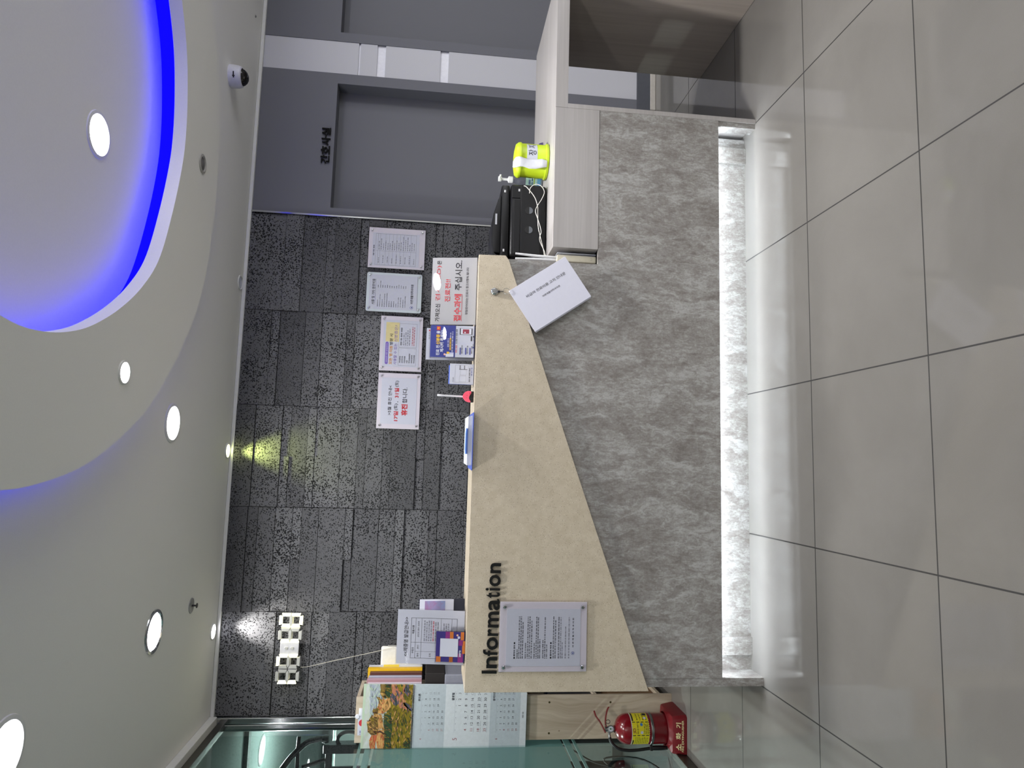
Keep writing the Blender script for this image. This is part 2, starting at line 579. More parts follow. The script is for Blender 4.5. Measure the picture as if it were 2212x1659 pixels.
bm, V = bands([loop(lipf, ZP), loop(outf, ZP), loop(outf, ZP + .03), loop(lambda a: covf(a), ZP + .03), loop(covf, ZC - .001), loop(lambda a: covf(a) - .004, ZC - .001),
               loop(lambda a: covf(a) - .004, ZP + .03), loop(lambda a: lipf(a) + .014, ZP + .03), loop(lambda a: lipf(a) + .014, ZP + .052), loop(lipf, ZP + .052)], True)
bmesh.ops.recalc_face_normals(bm, faces=bm.faces)
obj('dropped_plate', bm, CEIL, ceil)
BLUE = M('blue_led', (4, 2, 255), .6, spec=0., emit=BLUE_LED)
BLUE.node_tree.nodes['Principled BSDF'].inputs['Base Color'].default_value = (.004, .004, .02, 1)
def ring_pts(rf, z, step=2): return [p for p in loop(rf, z)[::step]]
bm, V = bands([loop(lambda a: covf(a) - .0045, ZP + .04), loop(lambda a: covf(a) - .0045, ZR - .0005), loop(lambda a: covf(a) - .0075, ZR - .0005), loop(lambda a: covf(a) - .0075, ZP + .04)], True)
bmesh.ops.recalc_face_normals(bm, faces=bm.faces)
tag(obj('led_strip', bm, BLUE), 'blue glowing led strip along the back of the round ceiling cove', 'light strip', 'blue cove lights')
bm = bmesh.new(); tube(bm, ring_pts(lambda a: outf(a) - .05, ZP + .038), .005, 6, True)
tag(obj('led_strip', bm, M('blue_led_dim', (14, 10, 255), .4, emit=6)), 'blue led strip along the outer edge of the dropped ceiling plate', 'light strip', 'blue cove lights')

# cornices
struct(obj('trim_1', bm_box(XL, XR, YB - .022, YB + .001, 2.508, ZC - .001, .004), WHITE), 'white cornice strip where the back wall meets the ceiling', 'trim')
struct(obj('trim_2', bm_box(XL - .03, -2.36, YF, YB - .023, 2.488, ZC - .001, .004), WHITE), 'white ceiling edge above the glass partition', 'trim')

# stone wall: columns of sawn basalt strips at slightly different depths
XS = [-2.364, -1.800, -1.214, -.627, -.059, .536]
ZS = [[2.52, 2.26, 2.211, 2.112, 2.014, 1.915, 1.764, 1.719, 1.618, 1.46, 1.36, 1.2, 1.05, .8, .6, .3, 0],
      [2.52, 2.406, 2.35, 2.253, 2.155, 2.103, 2.007, 1.857, 1.811, 1.664, 1.568, 1.517, 1.372, 1.325, 1.167, 1.0, .8, .6, .3, 0],
      [2.52, 2.40, 2.247, 2.198, 2.10, 2.053, 1.907, 1.81, 1.76, 1.66, 1.612, 1.467, 1.416, 1.32, 1.155, 1.0, .8, .6, .3, 0],
      [2.52, 2.35, 2.30, 2.153, 2.055, 1.909, 1.86, 1.705, 1.60, 1.418, 1.372, 1.228, 1.05, .8, .6, .3, 0],
      [2.52, 2.30, 2.195, 2.055, 2.005, 1.856, 1.808, 1.70, 1.55, 1.40, 1.355, 1.216, 1.05, .8, .6, .3, 0]]
bm = bmesh.new()
box(bm, XS[0], XS[-1], YB + .012, YB + .12, 0, 2.53)
rnd = random.Random(3)
for c in range(5):
    for z1, z0 in zip(ZS[c], ZS[c][1:]):
        parts = [(XS[c], XS[c + 1])]
        if z1 - z0 < .062 and rnd.random() < .75:
            mid = (XS[c] + XS[c + 1]) / 2
            parts = [(XS[c], mid), (mid, XS[c + 1])]
        for a, b in parts:
            d = YB - .004 - rnd.choice((0, .002, .004, .009, .014))
            g = .0008 + rnd.random() * .0012
            box(bm, a + g, b - g, d, YB + .013, z0 + g, z1 - g)
struct(obj('wall_back', bm, BASALT), 'dark grey porous stone wall of stacked strips behind the counter', 'wall')
struct(obj('trim_3', bm_box(.536, .548, YB - .022, YB + .01, 0, 2.508, .003), CHROME), 'polished steel edge between the stone wall and the grey wall', 'trim')

# grey wall with two recessed doorways and a light strip between them
def wallbox(bm, x0, x1, z0, z1, y1=.12): box(bm, x0, x1, YB, YB + y1, z0, z1)
bm = bmesh.new()
D1, D2, DT, DB = (.600, 1.409), (1.753, 2.56), 2.05, 0.0
wallbox(bm, .549, D1[0], 0, 2.53); wallbox(bm, D1[0], D1[1], DT, 2.53); wallbox(bm, D1[1], 1.476, 0, 2.53)
wallbox(bm, 1.692, D2[0], 0, 2.53); wallbox(bm, D2[0], D2[1], DT, 2.53); wallbox(bm, D2[1], XR, 0, 2.53)
wg = struct(obj('wall_rear', bm, GREY), 'matt grey panelled wall to the right of the stone wall', 'wall')
bm = bmesh.new()
for z0, z1 in ((.124, 1.365), (1.419, 1.764), (1.817, 1.921), (1.933, 2.53)):
    box(bm, 1.476, 1.692, YB + .004, YB + .12, z0, z1)
obj('light_panel', bm, LIGHTGREY, wg)
bm = bmesh.new()
for z0, z1 in ((1.365, 1.419), (1.764, 1.817), (1.921, 1.933)):
    box(bm, 1.476, 1.692, YB + .016, YB + .12, z0, z1)
obj('white_groove', bm, M('white_groove', (238, 238, 246), .4), wg)
for i, (d, nm, lb) in enumerate(((D1, 'door_1', 'grey recessed door under the black Korean letters'), (D2, 'door_2', 'grey recessed door right of the light grey strip'))):
    struct(obj(nm, bm_box(d[0] - .04, d[1] + .04, YB + .11, YB + .15, 0, DT + .04), GREYDOOR), lb, 'door')
bm = bmesh.new()
box(bm, 1.40, 1.77, YB - .006, YB + .01, .035, .124)
bb = struct(obj('baseboard_back', bm, M('dark_base', (74, 76, 84), .45)), 'dark grey skirting at the foot of the light strip', 'baseboard')
bm = bmesh.new()
for a, b in ((1.409, 1.753), (2.56, XR)):
    box(bm, a, b, YB - .012, YB + .01, 0, .035, .003)
obj('tile_plinth', bm, M('plinth_tile', (186, 180, 172), .2), bb)

# walls out of view that close the room
struct(obj('wall_front', bm_box(XL - .06, XR, YF - .1, YF, 0, 2.53), M('warm_white_wall', (216, 212, 205), .8)), 'plain white wall behind the camera', 'wall')
WY0, WY1, WZ0, WZ1 = -5.8, -.9, .1, 2.35
bm = bmesh.new()
box(bm, XR, XR + .1, YF, WY0, 0, 2.53); box(bm, XR, XR + .1, WY1, YB + .14, 0, 2.53); box(bm, XR, XR + .1, WY0, WY1, 0, WZ0); box(bm, XR, XR + .1, WY0, WY1, WZ1, 2.53)
struct(obj('wall_right', bm, M('warm_white_wall', (216, 212, 205), .8)), 'white wall with the added fill light window on the right of the lobby', 'wall')
w2_ = bpy.data.objects.new('added_window', None); COL.objects.link(w2_)  # invented window out of view, added to let in cool fill light
struct(w2_, 'added unseen window in the right wall, there for fill light', 'window')
obj('glass_pane', bm_box(XR + .05, XR + .06, WY0, WY1, WZ0, WZ1), ACRYL, w2_)
bm = bmesh.new()
for k in range(4):
    yy = WY0 + (WY1 - WY0) * k / 3
    box(bm, XR + .02, XR + .09, yy - .03, yy + .03, WZ0, WZ1)
box(bm, XR + .02, XR + .09, WY0, WY1, WZ0, WZ0 + .06); box(bm, XR + .02, XR + .09, WY0, WY1, WZ1 - .06, WZ1)
obj('frame', bm, STEEL, w2_)
L = bpy.data.lights.new('fill_light', 'AREA'); L.shape = 'RECTANGLE'; L.size = WZ1 - WZ0; L.size_y = WY1 - WY0; L.energy = FILL_LIGHT; L.color = (.94, .955, 1)  # added area lamp behind the invented window, brightens upright faces
o = bpy.data.objects.new('fill_light', L); COL.objects.link(o); o.location = (XR + .14, (WY0 + WY1) / 2, (WZ0 + WZ1) / 2); o.rotation_euler = (0, PI / 2, 0)

# glass partition on the left
win = bpy.data.objects.new('window_1', None); COL.objects.link(win)
struct(win, 'tall glass partition with a frosted band left of the bookshelf', 'window')
obj('glass_pane', bm_box(-2.424, -2.416, YF, 1.775, .055, 2.45), GLASS, win)
bm = bmesh.new()
for z0, z1 in ((.609, 1.609), (1.622, 1.655), (1.675, 1.691), (.563, .597), (.530, .545)):
    box(bm, -2.4278, -2.4246, YF, 1.775, z0, z1)
obj('frosted_film', bm, FROST, win)
bm = bmesh.new(); box(bm, -2.44, -2.398, YF, 1.79, 2.448, 2.487, .003); obj('top_rail', bm, M('rail_steel', (112, 110, 106), .38, 1.0), win)
bm = bmesh.new(); box(bm, -2.442, -2.398, YF, 1.79, 0, .052, .003); obj('floor_rail', bm, M('rail_steel', (112, 110, 106), .38, 1.0), win)
bm = bmesh.new(); box(bm, -2.402, -2.366, YB - .028, YB + .01, 0, 2.507, .006); obj('corner_post', bm, CHROME, win)
bm = bmesh.new(); box(bm, -2.44, -2.404, 1.772, YB + .01, .0, 2.45, .004); obj('side_post', bm, CHROME, win)

# the treatment room seen through the glass
GW = M('grey_green_wall', (120, 130, 128), .8)
struct(obj('floor', bm_box(-6.2, XL - .07, -3.0, 6.4, -.05, 0), M('grey_vinyl', (50, 56, 53), .45)), 'grey floor of the room beyond the glass', 'floor')
struct(obj('ceiling', bm_box(-6.2, XL - .07, -3.0, 6.4, 2.52, 2.6), M('pale_ceiling', (150, 160, 158), .9)), 'ceiling of the room beyond the glass', 'ceiling')
bm = bmesh.new()
box(bm, -6.2, XL + 3, 6.3, 6.4, 0, 2.52); box(bm, -6.3, -6.2, -3, 6.4, 0, 2.52); box(bm, -6.2, XL - .07, -3.1, -3.0, 0, 2.52)
box(bm, -2.40, -2.30, YB + .13, 6.3, 0, 2.52)
wl = struct(obj('wall_left', bm, GW), 'pale green white walls of the room beyond the glass', 'wall')
bm = bmesh.new(); box(bm, -4.6, -2.55, 2.72, 2.80, 0, 1.15); box(bm, -2.62, -2.40, 2.30, 2.42, 0, 2.52)
obj('low_partition', bm, M('grey_green_partition', (158, 164, 158), .6), wl)
bm = bmesh.new()
for z in (1.95, 2.25): box(bm, -6.2, -2.4, 6.26, 6.30, z, z + .09)
box(bm, -6.2, -2.5, 2.55, 2.61, 2.49, 2.52)
obj('dark_rail', bm, M('dark_green_rail', (70, 80, 78), .5), wl)

# ------------------------------------------------------------------ lamps
LENS = M('lamp_lens', (250, 248, 255), .4, emit=14)
def downlight(loc, r, label, group, lens=LENS, energy=0, color=(1, .995, .97), ringmat=WHITE, spread=175, cat='downlight'):
    t = thing('downlight', label, cat, loc, (0, 0, 0), group)
    bm = bmesh.new()
    lathe(bm, [(r * 1.0, -.001), (r * 1.06, -.006), (r * 1.22, -.004), (r * 1.24, 0), (r * 1.0, .0)], n=48, cap=False)
    obj('trim_ring', bm, ringmat, t, 40)
    bm = bmesh.new(); lathe(bm, [(0, -.003), (r, -.002), (r, .0)], n=48, cap=False)
    obj('lens', bm, lens, t, 40)
    if energy:
        L = bpy.data.lights.new('lamp', 'AREA'); L.shape = 'DISK'; L.size = r * 1.8; L.energy = energy; L.color = color; L.spread = math.radians(spread)
        o = bpy.data.objects.new('lamp', L); COL.objects.link(o); o.parent = t; o.location = (0, 0, -.012)
    return t
big = 'large round downlights'
downlight((.190, .125, ZR), .068, 'large white downlight inside the blue glowing ceiling recess', big, energy=BIG_LAMP, spread=95)
downlight((-.791, .875, ZC), .072, 'large white downlight beside the curved ceiling edge above the counter', big, energy=BIG_LAMP)
downlight((-1.693, .868, ZC), .076, 'large white downlight with a shiny ring near the digital clock', big, energy=BIG_LAMP, ringmat=CHROME)
downlight((-1.78, -.165, ZC), .082, 'large white downlight cut off by the picture edge, nearest the camera', big, energy=BIG_LAMP)
downlight((-.652, .168, ZP), .035, 'small white downlight on the dropped ceiling plate', 'small round downlights', energy=SMALL_LAMP)
for x, y in ((.56, -2.10), (2.2, -2.0), (-1.85, -2.2), (2.2, .3), (-1.3, -4.2), (.5, -4.2), (2.3, -4.2)):
    downlight((x, y, ZC), .075, 'large white downlight over the waiting area behind the camera', 'downlights behind the camera', energy=BIG_LAMP)
for x, y, lb in ((-3.05, 3.09, 'bright round downlight seen through the clear glass above the black machine'), (-4.1, 5.3, 'round downlight deep in the room beyond the glass'), (-4.4, .8, 'round downlight deep in the room beyond the glass'), (-4.4, 3.4, 'round downlight deep in the room beyond the glass')):
    downlight((x, y, 2.519), .085, lb, 'downlights beyond the glass', energy=BIG_LAMP * 6.5, color=(.96, 1, .98))
def wall_washer(loc, label, energy, color, lens, aim):
    t = downlight(loc, .036, label, 'small spotlights along the stone wall', lens=lens)
    if energy:
        L = bpy.data.lights.new('spot', 'SPOT'); L.energy = energy * 12; L.color = color; L.spot_size = math.radians(60); L.spot_blend = 1.0; L.shadow_soft_size = .02
        o = bpy.data.objects.new('spot', L); COL.objects.link(o); o.parent = t; o.location = (0, 0, -.02)
        d = Vector(aim) - (Vector(loc) + Vector((0, 0, -.02)))
        o.rotation_euler = d.to_track_quat('-Z', 'Y').to_euler()
wall_washer((-.900, 1.735, ZC), 'small spotlight shining yellow green onto the stone wall', GREEN_LAMP, (.86, 1, .28), M('green_lens', (245, 255, 170), .4, emit=8), (-.90, 1.795, 1.98))
wall_washer((-1.892, 1.715, ZC), 'small white spotlight above the digital clock', WASH_LAMP, (1, .97, .92), LENS, (-1.88, 1.795, 2.17))
wall_washer((.083, 1.735, ZC), 'small unlit spotlight above the notices on the stone wall', 0, (1, 1, 1), M('dead_lens', (200, 205, 220), .2), None)

# ceiling fittings
t = thing('ceiling_speaker', 'small round grey ceiling speaker on the dropped plate', 'speaker', (.375, .749, ZP))
bm = bmesh.new(); lathe(bm, [(.030, -.001), (.034, -.006), (.043, -.004), (.044, 0), (.03, 0)], n=40, cap=False); obj('trim_ring', bm, M('speaker_ring', (170, 168, 165), .5), t, 40)
bm = bmesh.new(); lathe(bm, [(0, -.004), (.020, -.003), (.022, -.0015), (.030, -.001), (.03, 0)], n=40, cap=False); obj('grille', bm, M('speaker_grille', (112, 110, 110), .6), t, 40)
t = thing('sprinkler', 'grey fire sprinkler head on the ceiling near the clock', 'sprinkler', (-1.675, 1.327, ZC))
bm = bmesh.new(); lathe(bm, [(.0, -.004), (.02, -.005), (.036, -.003), (.038, 0)], n=36, cap=False); obj('plate', bm, M('sprinkler_plate', (150, 150, 148), .35), t, 40)
bm = bmesh.new(); lathe(bm, [(.0, -.03), (.012, -.029), (.012, -.026), (.004, -.024), (.005, -.004), (.0, -.004)], n=24, cap=False); obj('nozzle', bm, DARKMETAL, t, 40)
t = thing('dome_camera', 'white dome security camera with a smoked black lens on the ceiling', 'security camera', (1.105, 1.285, ZC))
CAMW = M('camera_white', (214, 214, 220), .4)
bm = bmesh.new(); lathe(bm, [(.060, 0), (.061, -.010), (.058, -.045), (.053, -.060), (.046, -.064)], n=40, cap=False); o = obj('housing', bm, CAMW, t, 40)
bm = bmesh.new(); lathe(bm, [(0, -.098), (.014, -.0965), (.028, -.090), (.039, -.079), (.045, -.066), (.046, -.062), (0, -.062)], n=40, cap=False)
obj('dome', bm, M('smoked_dome', (16, 15, 17), .06), t, 40, loc=(0, -.004, .004), rot=(.12, 0, 0))
pr(t, 'logo', INK, [R(-.035, -.002, -.034, -.027), R(-.028, -.022, -.037, -.024)], y=0, bend=.060)
bm = bmesh.new(); lathe(bm, [(.0, -.006), (.006, -.005), (.008, 0)], n=16, cap=False)
tag(obj('ceiling_plug', bm, M('grey_plug', (120, 118, 116), .6), loc=(1.70, 1.64, ZC)), 'tiny grey plug in the ceiling at the far right', 'plug')

# ------------------------------------------------------------------ reception counter
CT = 1.209
ctr = thing('reception_counter', 'reception counter with grey travertine front and slanted cream stone panel', 'counter', (0, 0, 0))
# front slab: high behind the cream panel, low under the wooden worktop
bm = bmesh.new()
prism(bm, [(-1.762, .175), (.597, .172), (.597, .706), (-.088, .706), (-.088, 1.185), (-1.762, 1.185)], .40, .42)
obj('front_slab', bm, TRAV, ctr)
bm = bmesh.new()
prism(bm, [(.402, .0), (.95, .0), (.95, 1.185), (.402, 1.185)], -1.794, -1.7622, 'x')
obj('end_panel', bm, TRAV, ctr)
bm = bmesh.new(); prism(bm, [(.405, 0), (.46, 0), (.46, .70), (.425, .70), (.425, .172), (.405, .172)], .575, .5968, 'x'); obj('end_jamb', bm, TRAV, ctr)
bm = bmesh.new(); box(bm, .597, .617, .398, .60, 0, .847, .001); obj('edge_strip', bm, LAM_X, ctr)
bm = bmesh.new(); box(bm, -1.762, .575, .513, .53, 0, .21); obj('kick_board', bm, TRAV, ctr)
for x0, x1 in ((-1.70, -1.628), (.455, .528)):
    bm = bmesh.new(); box(bm, x0, x1, .498, .514, 0, .21, .001); obj('kick_block', bm, TRAV, ctr)
bm = bmesh.new(); box(bm, -1.762, .575, .42, .53, .205, .215); obj('recess_lid', bm, WHITE, ctr)
KICK = M('kick_led', (236, 246, 255), .4, emit=KICK_LED)
bm = bmesh.new(); box(bm, -1.755, .57, .424, .464, .2032, .2046); obj('led_strip', bm, KICK, ctr)
# body behind the slab
bm = bmesh.new(); box(bm, -1.762, -.088, .58, .60, .0, 1.185); box(bm, -.108, -.088, .421, .60, .70, 1.185); box(bm, -.088, .575, .58, .60, 0, .70)
obj('carcass', bm, LAM_X, ctr)
bm = bmesh.new(); box(bm, -1.762, -.12, .60, 1.12, .72, .745, .002); obj('inner_desk', bm, LAM_X, ctr)
# cream stone
bm = bmesh.new()
prism(bm, [(-1.801, 1.209), (-.084, 1.209), (-.081, 1.099), (-.10, 1.085), (-.829, .832), (-1.802, .487)], .376, .3995, bev=.0012)
obj('slanted_panel', bm, QUARTZ, ctr)
bm = bmesh.new(); box(bm, -1.80, -.086, .3996, .655, 1.186, 1.2088, .001); obj('counter_top', bm, QUARTZ, ctr)

# wooden worktop with apron and side panel
wt = thing('wooden_worktop', 'pale wood worktop with apron running to the right of the cream counter', 'worktop', (0, 0, 0))
bm = bmesh.new(); prism(bm, [(-.088, 1.045), (-.088, .60), (-.0035, .60), (-.0035, .4255), (.5975, .4255), (.5975, .398), (1.232, .398), (1.232, 1.045)], .847, .900, 'z'); obj('top', bm, LAM_X, wt)
bm = bmesh.new(); box(bm, -.024, .597, .399, .425, .707, .8998, .001); box(bm, -.024, -.004, .4255, .5995, .707, .8998); obj('apron', bm, LAM_X, wt)
bm = bmesh.new(); box(bm, 1.182, 1.206, -.25, 1.03, .001, .8465, .001); obj('side_panel', bm, LAM_Z, wt)

# raised letters
inf = thing('information_lettering', 'raised black letters spelling Information on the cream panel', 'lettering', (-1.729, .3755, 1.0885), (0, .0135, 0))
for ch, y0, y1, hh, base in (('I', 1560, 1525, 205, 0), ('n', 1490, 1345, 148, 0), ('f', 1330, 1250, 200, 0), ('o', 1250, 1085, 158, -4), ('r', 1065, 975, 148, 0),
                       ('m', 955, 745, 150, 0), ('a', 725, 575, 157, -4), ('t', 560, 490, 192, -2), ('i', 463, 428, 200, 0), ('o', 405, 250, 158, -4), ('n', 228, 90, 148, 0)):
    k = .412 / 1470
    pr(inf, 'letter', BLACKSAT, [T(ch, (1560 - (y0 + y1) / 2) * k, (base + hh / 2) * k, w=(y0 - y1) * k, h=hh * k, b=.018)], y=-.006, ext=.0035)

dl = thing('door_lettering', 'raised black Korean letters on the grey wall above the recessed door', 'lettering', (.992, YB - .001, 2.099), (0, .0, 0))
for i, ch in enumerate('간호사실'):
    pr(dl, 'letter', M('matt_black_letter', (14, 14, 15), .7, spec=.15), [T(ch, -.088 + i * .0588, 0, w=.053, h=.054, b=.028)], y=-.007, ext=.0035)

# ------------------------------------------------------------------ notices behind acrylic on the stone wall and the cream panel
def plate(x0, x1, z0, z1, y, label, back=SIGNBACK, sheet=(.08, .92, .08, .92), rounded=0.0, name='notice_plate', group='acrylic notice plates', screw=.0055, off=.010):
    """origin at the lower left corner of the plate, x to the right, z up"""
    t = thing(name, label, 'notice', (x0, y, z0), (0, 0, 0), group)
    w, h = x1 - x0, z1 - z0
    def slab(ya, yb):
        bm = bmesh.new()
        if rounded:
            r = rounded; pts = []
            for cx, cz, a0 in ((w - r, h - r, 0), (r, h - r, PI / 2), (r, r, PI), (w - r, r, 1.5 * PI)):
                pts += [(cx + r * math.cos(a0 + PI / 2 * k / 5), cz + r * math.sin(a0 + PI / 2 * k / 5)) for k in range(6)]
            prism(bm, pts, ya, yb)
        else: box(bm, 0, w, ya, yb, 0, h, .0006, 1)
        return bm
    obj('back_plate', slab(0, .003), back, t)
    sx0, sx1, sz0, sz1 = sheet
    obj('paper_sheet', bm_box(sx0 * w, sx1 * w, -.0012, -.0002, sz0 * h, sz1 * h), PAPER, t)
    obj('cover', slab(-.0052, -.0032), ACRYL, t)
    m_ = .018
    for px, pz in ((m_, m_), (w - m_, m_), (m_, h - m_), (w - m_, h - m_)):
        bm = bmesh.new(); lathe(bm, [(.0, -.010), (screw * .8, -.0095), (screw, -.008), (screw, .0098), (0, .0098)], n=24, mat=Matrix.Translation((px, 0, pz)) @ Matrix.Rotation(-PI / 2, 4, 'X'))
        obj('screw', bm, CHROME, t, 40)
    return t, w, h
INKS = [INK, REDINK, BLUEINK, GREYINK]
PY = -.0016
SY = YB - .030      # plates stand off the stone on spacers
s1, w, h = plate(.232, .483, 1.464, 1.804, SY, 'portrait notice with a large two column table, rightmost on the stone wall', sheet=(.05, .87, .10, .93))
it = frame(.07 * w, .85 * w, .155 * h, .875 * h, .0008, 3)
it += [R(.42 * w, .423 * w, .155 * h, .875 * h, 3)] 
it += dashes(.30 * w, .58 * w, .905 * h, .0065, 0, 1, 5)
for i, z in enumerate((.835, .795, .70, .635, .57, .505, .44, .375, .25)):
    it.append(R(.07 * w, .85 * w, z * h, z * h + .0007, 3))
for i in range(17):
    z = (.815 - .039 * i) * h
    it += dashes(.45 * w, (.62 + .2 * random.random()) * w, z, .0048, 3, 1, 20 + i)
    if i % 2 == 0: it += dashes(.12 * w, (.25 + .12 * random.random()) * w, z, .0048, 3, 1, 60 + i)
pr(s1, 'lettering', INKS, it, PY)

s2, w, h = plate(-.0385, .202, 1.472, 1.803, SY, 'pale green round cornered notice listing document fees, second from the right on the stone wall', back=SIGNBACK2, rounded=.012, sheet=(.06, .94, .08, .95))
it = [T('서류 및 기타 원무비용', .5 * w, .873 * h, w=.66 * w, h=.055 * h, b=.012), R(.17 * w, .83 * w, .835 * h, .838 * h)]
rows = [('일반진단서', .27, '15,000'), ('상해진단서 (3주기준)', .42, '100,000~150,000'), ('영문진단서', .29, '20,000'), ('병사용진단서(건강보험)', .44, '15,000'), ('후유장애진단서(보험용)', .46, '100,000'), ('입퇴원서', .25, '10,000'), ('통원확인서', .25, '3,000'), ('진료확인서', .25, '3,000'), ('CD복사', .20, '10,000'),
        ('의무기록 (1~5장)', .36, '1,000 (장당)'), ('의무기록 (6장이상)', .36, '100 (장당)'), ('진료의뢰서', .30, '10,000'), ('소견서 (보험회사제출)', .40, '20,000')]
for i, (a, wx, n) in enumerate(rows):
    z = (.79 - .0415 * i) * h
    it += [T(a, .12 * w, z, w=(wx - .10) * w, h=.0062, al='L', b=.01), T(n, .61 * w, z, h=.0052, al='L', b=.01)]
it += [T('바른재활의학과의원', .48 * w, .175 * h, w=.5 * w, h=.05 * h, b=.015, m=0), Ci(.135 * w, .175 * h, .0095, 2, 1), Ci(.135 * w, .175 * h, .0078, 4, 2), Ci(.135 * w, .172 * h, .004, 2, 3)]
it += [R(.06 * w, .94 * w, .078 * h, .082 * h, 3)]
pr(s2, 'lettering', INKS + [PAPER], it, PY)

s3, w, h = plate(-.396, -.063, 1.4555, 1.7065, SY, 'landscape notice with a yellow block and purple words about identity cards', sheet=(.075, .925, .075, .925))
PUR, YEL, ORA, VIO = M('purple_ink', (126, 100, 190), .6), M('pale_yellow_ink', (222, 208, 150), .6), M('orange_ink', (214, 150, 60), .6), M('violet_ink', (120, 90, 180), .6)
it = [R(.53 * w, .885 * w, .555 * h, .87 * h, 4, 0), Pill(.115 * w, .525 * w, .795 * h, .868 * h, 5, 1), T('2024년 5월 20일부터', .32 * w, .832 * h, w=.34 * w, h=.036 * h, m=6, l=2),
      T('모든 병·의원', .115 * w, .735 * h, w=.335 * w, h=.075 * h, al='L', b=.02, m=7, l=2), T('방문 시', .47 * w, .735 * h, w=.20 * w, h=.075 * h, al='L', b=.015, m=0, l=2),
      T('사용할 수 있는', .115 * w, .63 * h, w=.38 * w, h=.075 * h, al='L', m=8, l=2), T('신분증은?', .53 * w, .63 * h, w=.30 * w, h=.075 * h, al='L', m=8, l=2)]
it += frame(.10 * w, .42 * w, .135 * h, .555 * h, .0009, 3) + frame(.435 * w, .87 * w, .135 * h, .555 * h, .0009, 3)
for i, s in enumerate(('· 주민등록증', '· 운전면허증', '· 건강보험증', '· 여권', '· 국가보훈등록증', '· 장애인등록증', '· 외국인등록증')):
    it.append(T(s, .135 * w, (.515 - .056 * i) * h, h=.034 * h, al='L', b=.012))
it += dashes(.47 * w, .80 * w, .50 * h, .0085, 0, 1, 3)
for i in range(4): it += dashes(.47 * w, (.70 + .03 * i) * w, (.44 - .045 * i) * h, .006, 3, 1, 8 + i)
for i in range(2): it += dashes(.47 * w, .82 * w, (.235 - .04 * i) * h, .006, 1, 1, 18 + i)
pr(s3, 'lettering', INKS + [YEL, PUR, PAPER, ORA, VIO], it, PY)

s4, w, h = plate(-.742, -.410, 1.454, 1.705, SY, 'landscape holiday notice with bold red and black Korean words, leftmost on the stone wall', sheet=(.085, .915, .085, .915))
zz = lambda f: (1 - f) * h
it = [T('>5월 휴진 안내<', .507 * w, zz(.29), w=.53 * w, h=.085 * h, b=.012),
      T('17일', .137 * w, zz(.445), w=.178 * w, h=.105 * h, al='L', b=.03, m=1), T('(토)', .33 * w, zz(.445), w=.12 * w, h=.095 * h, al='L', b=.015), T(',', .475 * w, zz(.48), h=.03 * h, al='L', b=.02),
      T('31일', .555 * w, zz(.445), w=.178 * w, h=.105 * h, al='L', b=.03, m=1), T('(토)', .753 * w, zz(.445), w=.11 * w, h=.095 * h, al='L', b=.015),
      T('휴진', .24 * w, zz(.64), w=.205 * w, h=.145 * h, al='L', b=.045, m=1), T('합니다.', .465 * w, zz(.64), w=.28 * w, h=.115 * h, al='L', b=.012)]
pr(s4, 'lettering', INKS, it, PY)

s5, w, h = plate(-1.723, -1.462, .740, 1.082, .366, 'patients rights notice in acrylic on the cream panel below the black letters', sheet=(.08, .90, .075, .92), name='notice_plate', screw=.007)
zz = lambda v: (1 - (v - 240) / 1210) * h
it = [T('■ 환자의 권리 ■', .305 * w, zz(448), w=.235 * w, h=.0065, b=.03), T('■ 환자의 의무 ■', .305 * w, zz(950), w=.235 * w, h=.0065, b=.03)]
for s, v, e in (('진료받을 권리', 487, .32), ('알권리 및 자기결정권', 600, .41), ('비밀을 보호받을 권리', 720, .41), ('상담·조정을 신청할 권리', 840, .45)):
    it.append(T(s, .19 * w, zz(v), w=(e - .19) * w, h=.0052, al='L', b=.02))
for i, (v, e) in enumerate(((510, .80), (535, .80), (560, .73), (630, .80), (655, .80), (682, .73), (748, .80), (772, .80), (796, .47), (866, .80), (892, .40), (985, .80), (1012, .75), (1057, .80), (1085, .80), (1108, .43), (1152, .65), (1200, .79))):
    it += dashes(.19 * w, e * w, zz(v), .0042, 0 if i < 14 else 3, 1, 200 + i)
it += [T('바 른 재 활 의 학 과 의 원', .56 * w, zz(1258), w=.42 * w, h=.0062, b=.01), Ci(.265 * w, zz(1256), .0062, 2, 1), Ci(.265 * w, zz(1256), .0048, 4, 2), Ci(.265 * w, zz(1257), .0026, 2, 3)]
pr(s5, 'lettering', INKS + [PAPER], it, PY)

# ------------------------------------------------------------------ digital clock reading 17:10
ck = thing('digital_clock', 'white digital wall clock with glowing segments on the stone wall', 'clock', (-2.178, 1.742, 2.057), (0, .01, 0))
CKW = M('clock_white', (208, 208, 212), .35)
SEG_ON = M('lit_segment', (255, 250, 190), .4, emit=5.5)
SEG_OFF = M('unlit_segment', (190, 190, 184), .4)
cw, chh = .076, .128
gaps = [0.0, .0815, .2225, .304]
bm = bmesh.new(); box(bm, .158, .222, -.004, .012, .012, .113, .002); obj('colon_panel', bm, CKW, ck)
for z in (.048, .080):
    bm = bmesh.new(); prism(bm, [(.186, z - .009), (.196, z - .009), (.198, z + .002), (.191, z + .009), (.184, z + .002)], -.010, -.0041); obj('colon_dot', bm, SEG_OFF, ck)
bm = bmesh.new(); box(bm, .02, .36, .012, .022, .052, .072, .002); box(bm, .17, .21, .0125, .05, .03, .10, .002); obj('mount_bar', bm, CKW, ck)
